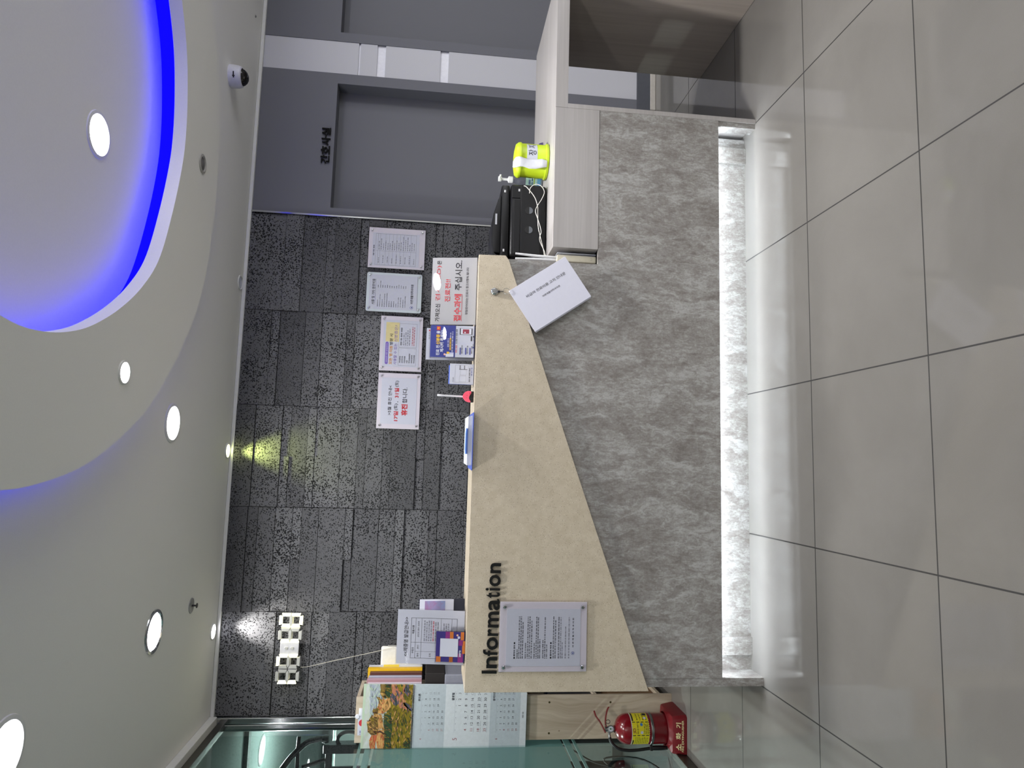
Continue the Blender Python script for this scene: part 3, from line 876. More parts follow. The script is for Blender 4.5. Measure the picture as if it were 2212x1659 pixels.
def seg_polys(x):
    L, Rr, B, Tt, Mid, t = x, x + cw, 0, chh, chh / 2, .017
    c = .013
    return {'a': [(L + c, Tt), (Rr - c, Tt), (Rr - t, Tt - t), (L + t, Tt - t)], 'd': [(L + c, B), (L + t, B + t), (Rr - t, B + t), (Rr - c, B)],
            'f': [(L, Tt - c), (L + t, Tt - t - .002), (L + t, Mid + t / 2 + .001), (L, Mid + .002)], 'e': [(L, Mid - .002), (L + t, Mid - t / 2 - .001), (L + t, B + t + .002), (L, B + c)],
            'b': [(Rr, Tt - c), (Rr, Mid + .002), (Rr - t, Mid + t / 2 + .001), (Rr - t, Tt - t - .002)], 'c': [(Rr, Mid - .002), (Rr, B + c), (Rr - t, B + t + .002), (Rr - t, Mid - t / 2 - .001)],
            'g': [(L + .004, Mid), (L + t, Mid + t / 2 - .001), (Rr - t, Mid + t / 2 - .001), (Rr - .004, Mid), (Rr - t, Mid - t / 2 + .001), (L + t, Mid - t / 2 + .001)]}
for x, lit in zip(gaps, ('fe', 'abc', 'fe', 'abcdef')):
    bm = bmesh.new()
    for nm, poly in seg_polys(x).items(): prism(bm, poly, .0005, .012, bev=.0)
    dg_ = obj('digit', bm, CKW, ck)
    for nm, poly in seg_polys(x).items():
        bm = bmesh.new(); prism(bm, poly, -.007, .0, bev=.0012); obj('segment', bm, SEG_ON if nm in lit else SEG_OFF, dg_)
bm = bmesh.new(); tube(bm, smooth_path([(.085, .012, -.004), (.09, .01, -.05), (.13, -.01, -.2), (.17, -.03, -.36), (.21, -.04, -.52)], 6), .0014, 6); obj('cord', bm, M('cream_cord', (206, 200, 184), .5), ck, 60)

# ------------------------------------------------------------------ things on the cream counter top
def stand_sign(name, label, cat, loc, w, h, tilt, rotz=0, foot=.07, group=None, card=PAPER, margin=.004):
    """L-shaped acrylic stand with a printed card; origin at the middle of the front bottom edge"""
    t = thing(name, label, cat, loc, (0, 0, rotz), group)
    mt = Matrix.Rotation(-tilt, 4, 'X')
    bm = bmesh.new()
    box(bm, -w / 2, w / 2, -.0022, 0, 0, h, mat=mt); box(bm, -w / 2, w / 2, .0042, .0064, 0, h, mat=mt); box(bm, -w / 2, w / 2, 0, foot, 0, .0022)
    obj('acrylic_stand', bm, ACRYL, t)
    bm = bmesh.new(); box(bm, -w / 2 + margin, w / 2 - margin, .0006, .0036, margin, h - margin, mat=mt)
    c = obj('card', bm, card, t)
    return t, mt
def pr_t(parent, name, mats, items, mt, y=0.0):
    """printing on a leaning face: an unrotated part carrying the lean"""
    PEND_T.append((len(PEND), mt))
    pr(parent, name, mats, items, y)

# notice about scan discs
cd, mt = stand_sign('notice_sign', 'white sign with red and black Korean words about CDs, rightmost on the cream counter', 'sign', (-.226, .420, CT), .292, .196, .2085, .0, .075, card=M('plain_card', (176, 175, 177), .6, grain=.01))
w, h = .292, .196
X = lambda f: (f - .5) * w
Z = lambda f: (1 - f) * h
it = [T('가져오신', X(.057), Z(.165), w=.253 * w, h=.10 * h, al='L', b=.012), T('검사(CD)', X(.355), Z(.165), w=.515 * w, h=.115 * h, al='L', m=1), T('은', X(.885), Z(.165), w=.06 * w, h=.09 * h, al='L', b=.012),
      T('진료전!!', X(.34), Z(.365), w=.33 * w, h=.115 * h, al='L', b=.01, m=1),
      T('접수과에', X(.06), Z(.59), w=.395 * w, h=.15 * h, al='L', b=.02, m=1), R(X(.06), X(.455), Z(.685), Z(.678), 1), T('주십시오.', X(.51), Z(.59), w=.435 * w, h=.15 * h, al='L', b=.01),
      T('정밀검사CD는 진료시 참고사항이 됩니다', X(.5), Z(.783), w=.685 * w, h=.055 * h, b=.012)]
pr_t(cd, 'lettering', INKS, it, mt)

# blue poster about identity cards, with a white one behind it
NAVY = M('navy_ink', (48, 58, 140), .5); GOLD = M('gold_ink', (226, 184, 40), .5); DNAVY = M('dark_navy_ink', (34, 32, 78), .5); SKIN = M('skin_ink', (226, 178, 160), .5); BADGE = M('red_badge_ink', (205, 58, 54), .5); PHONE = M('maroon_ink', (140, 44, 66), .5); LILAC = M('pale_lilac_ink', (196, 198, 224), .5)
wp, mt = stand_sign('poster_sign', 'white poster in an acrylic stand, mostly hidden behind the blue poster', 'sign', (-.447, .452, CT), .140, .206, .10, .0, .05)
pr_t(wp, 'lettering', INKS, dashes(.02, .05, .190, .004, 3, 1, 4) + [Ci(.056, .190, .003, 1)] + dashes(-.06, -.03, .183, .003, 3, 1, 9), mt)
bp, mt = stand_sign('poster_sign', 'blue and white identity card poster in an acrylic stand on the cream counter', 'sign', (-.440, .418, CT), .138, .188, .13, .0, .028)
w, h = .138, .188
it = [R(X(.02), X(.98), Z(.56), Z(.015), 4, 0), R(X(.02), X(.98), Z(.985), Z(.962), 6, 0),
      T('진료 전', X(.07), Z(.18), w=.30 * w, h=.075 * h, al='L', b=.03, m=7, l=2), T('신분증', X(.395), Z(.18), w=.31 * w, h=.085 * h, al='L', b=.035, m=5, l=2), T('을', X(.725), Z(.18), w=.085 * w, h=.075 * h, al='L', b=.03, m=7, l=2),
      R(X(.83), X(.945), Z(.225), Z(.145), 9, 2), T('꼭', X(.888), Z(.185), w=.07 * w, h=.05 * h, b=.02, m=5, l=3),
      T('제시해 주세요!', X(.17), Z(.27), w=.66 * w, h=.08 * h, al='L', b=.03, m=7, l=2)]
it += dashes(X(.33), X(.60), Z(.405), .0052, 11, 2, 1) + [R(X(.235), X(.595), Z(.47), Z(.435), 5, 2)] + dashes(X(.24), X(.59), Z(.4525), .0046, 6, 3, 2) + dashes(X(.60), X(.80), Z(.4525), .0044, 11, 2, 3) + dashes(X(.18), X(.83), Z(.497), .0048, 11, 2, 4)
# small figures in white on the blue field
it += [Pg([(X(.03), Z(.36)), (X(.12), Z(.355)), (X(.125), Z(.53)), (X(.035), Z(.53))], 7, 2), Pg([(X(.13), Z(.43)), (X(.165), Z(.43)), (X(.165), Z(.53)), (X(.13), Z(.53))], 11, 2), Ci(X(.105), Z(.335), .0042, 8, 3), Ci(X(.10), Z(.327), .0038, 6, 2), R(X(.12), X(.185), Z(.435), Z(.38), 5, 3)]
it += dashes(X(.165), X(.43), Z(.585), .0052, 1, 2, 5) + dashes(X(.44), X(.88), Z(.585), .0052, 0, 2, 6)
for z0 in (.655, .775, .868):
    it += frame(X(.10), X(.44), Z(z0 + .095), Z(z0), .0006, 11) + [Pill(X(.105), X(.32), Z(z0 + .028), Z(z0 + .006), 4, 2)] + dashes(X(.14), X(.40), Z(z0 + .055), .0042, 0, 2, int(z0 * 100))
it += frame(X(.46), X(.66), Z(.945), Z(.655), .0006, 11) + [Pill(X(.515), X(.675), Z(.922), Z(.894), 0, 2)]
it += [R(X(.71), X(.90), Z(.925), Z(.65), 0, 2), R(X(.717), X(.893), Z(.905), Z(.672), 7, 3), R(X(.74), X(.87), Z(.855), Z(.715), 10, 4), Ci(X(.775), Z(.765), .003, 7, 5)]
it += [Ci(X(.655), Z(.953), .003, 0, 2)] + dashes(X(.52), X(.64), Z(.953), .003, 3, 2, 9) + [Ci(X(.325), Z(.953), .003, 4, 2)] + dashes(X(.35), X(.45), Z(.953), .003, 0, 2, 10)
pr_t(bp, 'lettering', INKS + [NAVY, GOLD, DNAVY, PAPER, SKIN, BADGE, PHONE, LILAC], it, mt)

# leaflet holder with small printed maps
lh = thing('leaflet_holder', 'small clear leaflet box holding printed map cards on the cream counter', 'leaflet holder', (-.572, .425, CT))
bm = bmesh.new()
box(bm, -.052, .052, 0, .045, 0, .002); box(bm, -.052, .052, .043, .045, .002, .082); box(bm, -.052, -.050, .002, .043, .002, .075); box(bm, .050, .052, .002, .043, .002, .075); box(bm, -.052, .052, 0, .002, .002, .022)
obj('acrylic_box', bm, ACRYL, lh)
cards = tag(bpy.data.objects.new('map_card', None), 'stack of white map cards standing in the clear leaflet box', 'cards')
COL.objects.link(cards); cards.location = (-.572, .428, CT + .0026)
bm = bmesh.new(); box(bm, -.041, .041, .006, .020, 0, .097); obj('card_stack', bm, PAPER, cards)
w, h = .082, .097
it = frame(X(.06), X(.93), .022, .076, .0006, 3) + frame(X(.10), X(.40), .03, .058, .0005, 3) + frame(X(.44), X(.72), .03, .056, .0005, 3) + [R(X(.74), X(.93), .054, .058, 3), R(X(.74), X(.93), .036, .040, 3), R(X(.72), X(.74), .026, .060, 0)]
it += dashes(X(.10), X(.85), .0165, .0045, 0, 1, 3) + dashes(X(.42), X(.88), .008, .0045, 2, 1, 8) + dashes(X(.08), X(.35), .083, .003, 3, 1, 12)
pr(cards, 'lettering', INKS, it, .0056)
bm = bmesh.new(); box(bm, -.040, .036, .0215, .040, 0, .101, .001); obj('blue_card', bm, M('blue_card', (70, 100, 190), .5), cards)

# pen standing in a black holder with a smiling pink front
ph = thing('pen_holder', 'small black pen holder with a pink smiling front', 'pen holder', (-.665, .425, CT))
bm = bmesh.new(); box(bm, -.022, -.0045, 0, .03, 0, .020, .002); box(bm, .0045, .022, 0, .03, 0, .020, .002); box(bm, -.0046, .0046, 0, .0105, 0, .020, .001); box(bm, -.0046, .0046, .0195, .03, 0, .020, .001); box(bm, -.0046, .0046, .01, .02, 0, .003); obj('base', bm, BLACK, ph)
PINK = M('pink_rubber', (244, 92, 118), .45)
pts = smooth_path([(-.022, .012, 0), (-.023, .022, 0), (-.018, .034, 0), (-.006, .043, 0), (.004, .044, 0), (.016, .036, 0), (.022, .024, 0), (.021, .012, 0), (.013, .0105, 0), (.004, .016, 0), (-.008, .0185, 0)], 4, True)
bm = bmesh.new(); prism(bm, [(p.x, p.y) for p in pts], -.007, -.0005, bev=.001); obj('pink_front', bm, PINK, ph)
pr(ph, 'smile', [M('dark_red_ink', (120, 24, 50), .5)], [Pg([(.008, .0165), (.013, .0135), (.0175, .016), (.0165, .0175), (.013, .0155), (.009, .018)]), Ci(.004, .027, .0011), Ci(-.006, .029, .0011)], -.0072)
bm = bmesh.new(); lathe(bm, [(.0, .0), (.002, .004), (.0036, .012), (.0036, .125), (.0042, .126), (.0042, .142), (.003, .144), (0, .144)], n=20)
pen = obj('pen', bm, M('white_pen', (236, 236, 240), .3), None, 40, loc=(-.6652, .440, CT + .0035), rot=(0, .02, 0))
tag(pen, 'white pen standing upright in the pink and black pen holder', 'pen')

# clipboard sticking out over the front edge
cb = thing('clipboard', 'blue clipboard lying flat and sticking out over the counter edge', 'clipboard', (-.8485, .335, CT + .0002), (0, 0, -.03))
CLB = M('clipboard_blue', (76, 96, 180), .4)
bm = bmesh.new(); box(bm, -.1135, .1135, 0, .30, 0, .0035, .0012); obj('board', bm, CLB, cb)
CLIP = M('clip_blue', (110, 150, 236), .3)
bm = bmesh.new(); box(bm, -.05, .05, .006, .034, .0222, .0255, .001)
tube(bm, [(-.05, .006, .0265), (-.03, .0055, .0285), (.03, .0055, .0285), (.05, .006, .0265)], .0042, 10)
obj('clip', bm, CLIP, cb, 40)
bm = bmesh.new(); box(bm, -.094, .098, .012, .29, .0036, .0218, .0); box(bm, -.090, .10, .010, .288, .0036, .010)
tag(obj('paper_stack', bm, PAPER, None, loc=(-.8485, .335, CT + .0002), rot=(0, 0, -.03)), 'white paper stack clamped on the blue clipboard', 'paper')

# certificate notice, payment card, desk calendar at the left end
jn, mt = stand_sign('notice_sign', 'white certificate notice with a table in an acrylic stand, leftmost on the cream counter', 'sign', (-1.620, .455, CT), .216, .272, .10, -.05, .08)
w, h = .216, .272
it = [T('<<제증명 발급안내>>', X(.50), Z(.145), w=.70 * w, h=.062 * h, b=.004)]
it += frame(X(.12), X(.84), Z(.88), Z(.215), .001, 0)
for z in (.28, .365, .645, .80): it.append(R(X(.12), X(.84), Z(z) - .0008, Z(z)))
it += [R(X(.40), X(.404), Z(.645), Z(.215)), R(X(.24), X(.243), Z(.88), Z(.28))]
it += [T('수령자', X(.26), Z(.248), h=.03 * h, b=.01), T('제출서류', X(.63), Z(.248), h=.032 * h, b=.01), T('환자', X(.18), Z(.322), h=.028 * h), T('본인', X(.32), Z(.322), h=.028 * h), T('본인의 경우 신분증', X(.64), Z(.322), h=.026 * h)]
for i in range(7): it += dashes(X(.43), X(.80), Z(.41 + .032 * i), .0044, 1 if i == 4 else 3, 1, 30 + i)
for i in range(3): it += dashes(X(.43), X(.76), Z(.69 + .032 * i), .0044, 3, 1, 50 + i)
it += [T('친족', X(.18), Z(.50), h=.028 * h), T('대리인', X(.18), Z(.72), h=.028 * h)]
pr_t(jn, 'lettering', INKS, it, mt)
qr, mt = stand_sign('payment_card', 'purple and orange payment card in a clear stand before the certificate notice', 'card', (-1.645, .415, CT), .122, .118, .12, -.03, .03, card=M('indigo_card', (58, 46, 122), .4))
w, h = .122, .118
ORG, PLUM = M('orange_card_ink', (206, 116, 44), .45), M('plum_card_ink', (136, 40, 120), .45)
it = [R(X(.03), X(.97), Z(.60), Z(.48), 5), R(X(.70), X(.97), Z(.48), Z(.34), 6), R(X(.30), X(.70), Z(.99), Z(.90), 5), R(X(.03), X(.30), Z(.93), Z(.76), 6), R(X(.72), X(.97), Z(.95), Z(.84), 5), R(X(.55), X(.72), Z(.92), Z(.78), 6), R(X(.03), X(.2), Z(.2), Z(.05), 5),
      R(X(.20), X(.76), Z(.76), Z(.17), 4, 2), T('zero', X(.30), Z(.83), w=.21 * w, b=.03, m=4, l=3), Ci(X(.80), Z(.78), .005, 7, 3), Ci(X(.87), Z(.73), .004, 8, 3)]
pr_t(qr, 'lettering', INKS + [PAPER, ORG, PLUM, LILAC, SKIN], it, mt)
dc = thing('desk_calendar', 'small spiral desk calendar on a dark base behind the certificate notice', 'calendar', (-1.565, .56, CT), (0, 0, .25))
bm = bmesh.new(); prism(bm, [(-.005, 0), (.075, 0), (.036, .190), (.033, .190)], -.075, .075, 'x'); obj('easel', bm, M('dark_navy_card', (34, 36, 52), .5), dc)
LEAN = Matrix.Translation((0, -.008, .045)) @ Matrix.Rotation(-.21, 4, 'X')
bm = bmesh.new(); box(bm, -.073, .073, -.002, .001, 0, .142, mat=LEAN); obj('month_page', bm, PAPER, dc)
bm = bmesh.new(); box(bm, -.062, .066, -.0032, -.0021, .035, .12, mat=LEAN); obj('picture', bm, mat_paint('calendar_photo', (150, 110, 150), (130, 150, 190), 14), dc)
bm = bmesh.new()
for i in range(13): tube(bm, [(-.066 + .011 * i, .034 + .006 * math.cos(a), .188 + .006 * math.sin(a)) for a in [2 * PI * k / 10 for k in range(10)]], .0008, 5, True)
obj('spiral', bm, STEEL, dc)

# black monitor behind the counter, only its top edge showing
mo = thing('monitor', 'black computer monitor whose top edge shows behind the counter', 'monitor', (-.46, .82, .745), (0, 0, PI))
bm = bmesh.new(); box(bm, -.245, .245, -.012, .02, .17, .467, .006); obj('screen_case', bm, BLACK, mo)
bm = bmesh.new(); box(bm, -.02, .02, .015, .035, .02, .25, .003); obj('neck', bm, BLACK, mo)
bm = bmesh.new(); box(bm, -.11, .11, -.08, .09, 0, .014, .004); obj('foot', bm, BLACK, mo)

# booklet hanging from a badge reel
bk = thing('price_booklet', 'white booklet hanging crooked on the counter front', 'booklet', (-.2345, .366, .9125), (0, math.radians(55.2), 0))
w, h = .281, .198
for i in range(4):
    bm = bmesh.new(); box(bm, -w / 2 + .0012 * i, w / 2 - .0006 * i, -.0006 + .0022 * i, .0012 + .0022 * i, -h / 2 - .0016 * i, h / 2 - .001 * i, .0004, 1); obj('page', bm, M('booklet_page', (222, 222, 236), .5, grain=.01), bk)
X = lambda f: (f - .5) * w
Z = lambda f: (.5 - f) * h
pr(bk, 'lettering', INKS, [T('비급여 진료비용 고지 안내문', X(.52), Z(.293), w=.685 * w, h=.062 * h, b=.006), T('바른재활의학과의원', X(.537), Z(.462), w=.305 * w, h=.042 * h, b=.006)], -.0009)
rl = thing('badge_reel', 'round chrome badge reel with a split ring stuck on the cream panel', 'badge reel', (-.236, .376, 1.141))
RX = Matrix.Rotation(PI / 2, 4, 'X')
bm = bmesh.new(); lathe(bm, [(0, .0115), (.006, .0115), (.0115, .010), (.0155, .006), (.016, .002), (.0155, 0), (0, 0)], n=40, mat=RX); obj('reel', bm, CHROME, rl, 40)
bm = bmesh.new(); lathe(bm, [(0, .0123), (.0105, .0117), (.0108, .009), (0, .009)], n=40, mat=RX); obj('cap', bm, STEEL, rl, 40)
bm = bmesh.new(); box(bm, -.004, .004, -.008, -.003, -.022, -.015, .001); tube(bm, [(0, -.006, -.02), (.0005, -.007, -.028), (.001, -.008, -.036)], .0016, 8); obj('clasp', bm, BLACK, rl)
bm = bmesh.new(); tube(bm, [(.002 + .0125 * math.sin(a), -.011 + .003 * math.cos(a), -.0475 + .0125 * math.cos(a)) for a in [2 * PI * k / 30 for k in range(30)]], .0009, 6, True); obj('split_ring', bm, CHROME, rl, 60)

# ------------------------------------------------------------------ things on the wooden worktop
prn = thing('printer', 'black office printer on the wooden worktop behind the cream counter', 'printer', (.145, .568, .9002), (0, 0, .03))
PB = M('printer_black', (14, 14, 16), .38, spec=.3)
PB2 = M('printer_black_matt', (19, 19, 21), .5, spec=.3)
bm = bmesh.new(); box(bm, -.168, .168, 0, .33, .004, .165, .012, 3); obj('body', bm, PB, prn, 30)
bm = bmesh.new(); box(bm, -.165, .165, -.004, .002, .030, .118, .002); obj('rear_panel', bm, PB2, prn)
bm = bmesh.new(); box(bm, .100, .158, -.004, .002, .122, .160, .003); box(bm, -.158, .095, -.003, .002, .122, .150, .002); obj('upper_panel', bm, PB2, prn)
bm = bmesh.new(); box(bm, -.166, .166, .012, .325, .168, .205, .008, 2); obj('scanner_lid', bm, PB, prn, 30)
bm = bmesh.new(); prism(bm, [(-.150, .206), (.12, .206), (.10, .218), (.03, .238), (-.10, .242), (-.146, .232)], .02, .25, bev=.003); obj('document_feeder', bm, PB, prn, 30)
bm = bmesh.new(); prism(bm, [(-.166, .190), (-.146, .236), (-.190, .180), (-.20, .165)], .03, .22, bev=.002); obj('feeder_tray', bm, PB2, prn)
HOLE = M('grey_recess', (92, 96, 102), .5)
for x in (-.045, .045):
    bm = bmesh.new(); prism(bm, [(x + .017 * math.cos(a), .083 + .017 * math.sin(a)) for a in [2 * PI * k / 28 for k in range(28)]], -.0052, -.003); g_ = obj('finger_hole', bm, M('black_recess', (6, 6, 7), .6), prn)
    bm = bmesh.new(); prism(bm, [(x + .016 * math.cos(a), .081 + .016 * math.sin(a)) for a in [PI + PI * k / 14 for k in range(15)]], -.0056, -.0053); obj('latch', bm, HOLE, g_)
for x, z in ((.135, .190), (-.14, .190), (.138, .128)):
    bm = bmesh.new(); box(bm, x - .006, x + .006, -.0045 if z < .15 else .0105, .004 if z < .15 else .02, z - .004, z + .004, .001); obj('grey_clip', bm, M('clip_grey', (190, 190, 192), .4), prn)
bm = bmesh.new(); box(bm, -.02, .03, .0185, .021, .222, .230); obj('feeder_label', bm, M('label_grey', (170, 172, 178), .4), prn)
CW = M('white_cable', (232, 228, 220), .45)
bm = bmesh.new()
tube(bm, smooth_path([(.298, .553, 1.010), (.29, .548, .997), (.248, .545, .963), (.207, .545, .948), (.173, .545, .946), (.115, .545, .943), (.066, .545, .932), (.01, .542, .918), (-.034, .538, .908), (-.05, .535, .880), (-.052, .53, .84)], 5), .0017, 7)
tube(bm, smooth_path([(.262, .545, .985), (.286, .542, .982), (.303, .54, .960), (.297, .54, .934), (.271, .541, .9195), (.239, .543, .930), (.211, .544, .946), (.18, .541, .957), (.14, .540, .944), (.09, .540, .930), (.05, .540, .936), (.0, .538, .914), (-.036, .535, .904)], 5), .0015, 7)
tag(obj('white_cable', bm, CW, None, 60), 'thin white cable looping in front of the black printer', 'cable')

# green tissue tub
tb = thing('tissue_tub', 'lime green tissue tub with a white strip of tissue on the wooden worktop', 'tissue tub', (.437, .60, .9002))
LIME = M('lime_plastic', (190, 214, 40), .38, grain=.02)
bm = bmesh.new(); lathe(bm, [(0, 0), (.074, 0), (.079, .003), (.079, .012), (.076, .014), (.0735, .018), (.0735, .125), (0, .125)], n=56); obj('tub', bm, LIME, tb, 35)
bm = bmesh.new(); lathe(bm, [(.0740, .1235), (.0775, .1235), (.0785, .128), (.0765, .137), (.068, .147), (.045, .152), (.012, .153), (0, .150)], n=56, cap=True); obj('lid', bm, LIME, tb, 35)
bm = bmesh.new()
ts = bmesh.new(); prof = [(-.0805, .012), (-.080, .035), (-.0782, .06), (-.0775, .09), (-.079, .118), (-.0815, .130), (-.0785, .141), (-.066, .151), (-.04, .156), (-.012, .158), (0, .154)]
wd = [.014, .019, .020, .020, .019, .021, .022, .022, .018, .012, .004]
rows_ = []
for (y, z), hw in zip(prof, wd):
    rows_.append([ts.verts.new((-.022 + hw * s_ + .004 * math.sin(z * 60), y - .002 * math.cos(s_ * 3) , z)) for s_ in (-1, -.5, 0, .5, 1)])
for a, b in zip(rows_, rows_[1:]):
    for i in range(4): ts.faces.new((a[i], a[i + 1], b[i + 1], b[i]))
merge(bm, ts)
o = obj('tissue', bm, M('tissue_white', (222, 224, 232), .8), tb, 60, rot=(0, 0, -.27))
sm = o.modifiers.new('thickness', 'SOLIDIFY'); sm.thickness = .0012
pr(tb, 'label', [PAPER, INK], [R(-.055, .060, .055, .102, 0, 0), T('화', -.038, .078, w=.026, h=.034, m=1, b=.004, l=2), T('장', .007, .078, w=.028, h=.036, m=1, b=.004, l=2), T('지', .043, .078, w=.026, h=.034, m=1, b=.004, l=2)], 0, bend=.0738)

bt = thing('sanitizer_bottle', 'clear pump bottle of hand sanitizer between the printer and the green tub', 'bottle', (.405, .745, .9002))
bm = bmesh.new(); lathe(bm, [(0, .001), (.034, .001), (.037, .006), (.037, .085), (.034, .105), (.022, .122), (.013, .130), (.013, .140)], n=40); obj('bottle', bm, mat_glass('bottle_plastic', (.90, .92, .95), 1.3), bt, 40)
bm = bmesh.new(); lathe(bm, [(0, .003), (.033, .003), (.035, .008), (.035, .06), (0, .06)], n=40); obj('gel', bm, M('clear_gel', (186, 204, 222), .1), bt, 40)
bm = bmesh.new(); lathe(bm, [(0, .141), (.015, .141), (.0155, .160), (.010, .163), (.006, .165), (.006, .192), (.010, .193), (.012, .197), (.012, .209), (0, .210)], n=28)
box(bm, -.004, .004, -.045, 0, .198, .207, .002); obj('pump', bm, M('white_pump', (236, 236, 238), .35), bt, 40)
pr(bt, 'label', [M('mint_label', (186, 222, 214), .4), M('sky_label', (110, 170, 214), .4), M('lime_label', (170, 190, 60), .4), BLUEINK], [R(-.05, .05, .012, .082, 0, 0), R(-.05, .05, .012, .028, 1, 1), R(-.05, .05, .040, .044, 2, 1)] + dashes(-.03, .03, .064, .008, 3, 2, 3) + dashes(-.03, .02, .052, .006, 3, 2, 4), 0, bend=.0375)
bm = bmesh.new(); lathe(bm, [(0, 0), (.011, 0), (.012, .002), (.009, .012), (.005, .019), (0, .020)], n=24)
tag(obj('purple_cap', bm, M('dark_purple_plastic', (56, 44, 92), .35), None, 40, loc=(.590, .745, .9002)), 'small dark purple cap half hidden behind the green tub', 'cap')

# router standing in the slot beside the apron
rt = thing('router', 'beige wireless router with two white antennas in the slot beside the wooden apron', 'router', (-.057, .432, .7062))
BEI = M('beige_plastic', (212, 206, 186), .4)
bm = bmesh.new(); box(bm, -.017, .012, 0, .13, 0, .170, .004, 3); obj('case', bm, BEI, rt, 30)
pr(rt, 'mark', [GREYINK], [R(-.006, .003, .018, .0188), R(-.006, -.0052, .018, .026), R(.0022, .003, .018, .026)], -.0002)
for dx, lean in ((.004, .03), (-.008, -.02)):
    bm = bmesh.new(); tube(bm, [(dx, .02, .165), (dx, .02, .19), (dx + lean * .06, .018, .27), (dx + lean * .2, .016, .345)], [.006, .006, .0055, .0042], 12); obj('antenna', bm, M('white_antenna', (234, 234, 236), .35), rt, 50)
bm = bmesh.new(); box(bm, -.0375, -.0330, .44, .58, .7062, .873, .0005); box(bm, -.0425, -.0385, .45, .58, .7062, .862, .0005)
tag(obj('paper_bundle', bm, PAPER), 'white papers tucked upright between the router and the wooden apron', 'paper')

# ------------------------------------------------------------------ pine bookshelf with what stands in it
bs = thing('bookshelf', 'narrow pine bookshelf at the stone wall with a calendar on its side', 'bookshelf', (0, 0, 0))
SX0, SX1, SY0, SY1, ST = -2.398, -2.170, 1.482, 1.768, 1.712
bm = bmesh.new(); box(bm, SX0, SX1, SY0, SY0 + .018, 0.0, ST, .001); obj('side_board', bm, PINE, bs)
bm = bmesh.new(); box(bm, SX0, SX1, SY1 - .018, SY1, 0, ST, .001); obj('far_side_board', bm, PINE, bs)
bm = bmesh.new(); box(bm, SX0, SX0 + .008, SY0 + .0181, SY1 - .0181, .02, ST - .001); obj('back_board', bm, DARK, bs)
for z in (.06, .42, .80, 1.3575, ST - .018):
    bm = bmesh.new(); box(bm, SX0 + .0081, SX1 - .001, SY0 + .0181, SY1 - .0181, z, z + .017); obj('shelf_board', bm, PINE, bs)
for x, z in ((-2.206, .684), (-2.209, .346), (-2.365, .684), (-2.365, .346)):
    bm = bmesh.new(); lathe(bm, [(0, .0008), (.0055, .0006), (.0055, -.001), (0, -.001)], n=20, mat=Matrix.Translation((x, SY0, z)) @ Matrix.Rotation(PI / 2, 4, 'X')); obj('screw_cap', bm, M('bronze_screw', (88, 80, 50), .4, .6), bs)
ZSH = 1.3752
def folder(x0, x1, y0, y1, hgt, mat, label, lean=0.0, name='file_folder', group='folders on the bookshelf', edge=None):
    t = thing(name, label, 'folder', ((x0 + x1) / 2, (y0 + y1) / 2, ZSH), (0, lean, 0), group)
    w, d = x1 - x0, y1 - y0
    bm = bmesh.new(); box(bm, -w / 2, w / 2, -d / 2, -d / 2 + .0015, 0, hgt); box(bm, -w / 2, w / 2, d / 2 - .0015, d / 2, 0, hgt); box(bm, -w / 2, -w / 2 + .0015, -d / 2 + .0016, d / 2 - .0016, 0, hgt); obj('cover', bm, mat, t)
    bm = bmesh.new(); box(bm, -w / 2 + .004, w / 2 - .004, -d / 2 + .0017, d / 2 - .0017, .002, hgt - .004); obj('pages', bm, edge or PAPER, t)
    return t, w, d
t, w, d = folder(-2.35, -2.110, 1.512, 1.532, .285, M('pale_pink_file', (214, 196, 204), .45), 'folder with a blue topped printed form on its cover, nearest the calendar', -.0)
pr(t, 'form', [PAPER, M('royal_ink', (72, 100, 180), .5), GREYINK, M('pale_blue_ink', (206, 214, 236), .5)], [R(-.10, w / 2 - .002, .01, .275, 0, 0), R(-.10, w / 2 - .002, .262, .282, 1, 1), R(-.10, w / 2 - .008, .205, .258, 3, 1)] + [R(-.09, w / 2 - .004, .20 - .03 * i, .2008 - .03 * i, 2, 1) for i in range(6)] + [R(.02 + .02 * i, .0206 + .02 * i, .05, .255, 2, 1) for i in range(4)], -d / 2 - .0002)
folder(-2.35, -2.098, 1.540, 1.562, .292, M('dusty_pink_file', (176, 136, 144), .5), 'dusty pink folder behind the form folder on the bookshelf')
folder(-2.35, -2.094, 1.569, 1.598, .288, M('grey_lilac_file', (158, 156, 172), .45), 'grey lilac folder between the pink and the brown one on the bookshelf')
folder(-2.35, -2.082, 1.605, 1.632, .282, M('brown_file', (92, 52, 42), .5), 'dark brown folder leaning before the yellow box on the bookshelf', edge=M('tan_page', (150, 116, 88), .6))
yb = thing('file_box', 'white file box with a broad yellow stripe on the bookshelf', 'file box', (-2.19, 1.682, ZSH))
YELW = M('yellow_card', (232, 184, 30), .5)
bm = bmesh.new(); box(bm, -.15, .118, -.042, .035, 0, .295, .001); obj('box', bm, M('white_card', (214, 214, 218), .5), yb)
bm = bmesh.new(); box(bm, -.151, .119, -.0435, -.0425, 0, .296); box(bm, .1185, .1195, -.0425, -.012, 0, .296); obj('yellow_side', bm, YELW, yb)
bm = bmesh.new(); box(bm, .1183, .1192, -.011, .034, .13, .215); obj('yellow_patch', bm, M('yellow_label', (240, 206, 20), .5), yb)
wb = thing('storage_box', 'rounded white box behind the certificate notice beside the yellow striped box', 'box', (-2.05, 1.735, 1.3752 - .0))
bm = bmesh.new(); box(bm, -.155, .075, -.013, .013, 0, .235, .011, 4); obj('case', bm, M('ivory_plastic', (226, 224, 216), .4), wb, 40)
bm = bmesh.new(); box(bm, .0752, .0758, -.01, .016, .03, .20); obj('side_panel', bm, M('ivory_panel', (206, 204, 198), .4), wb)
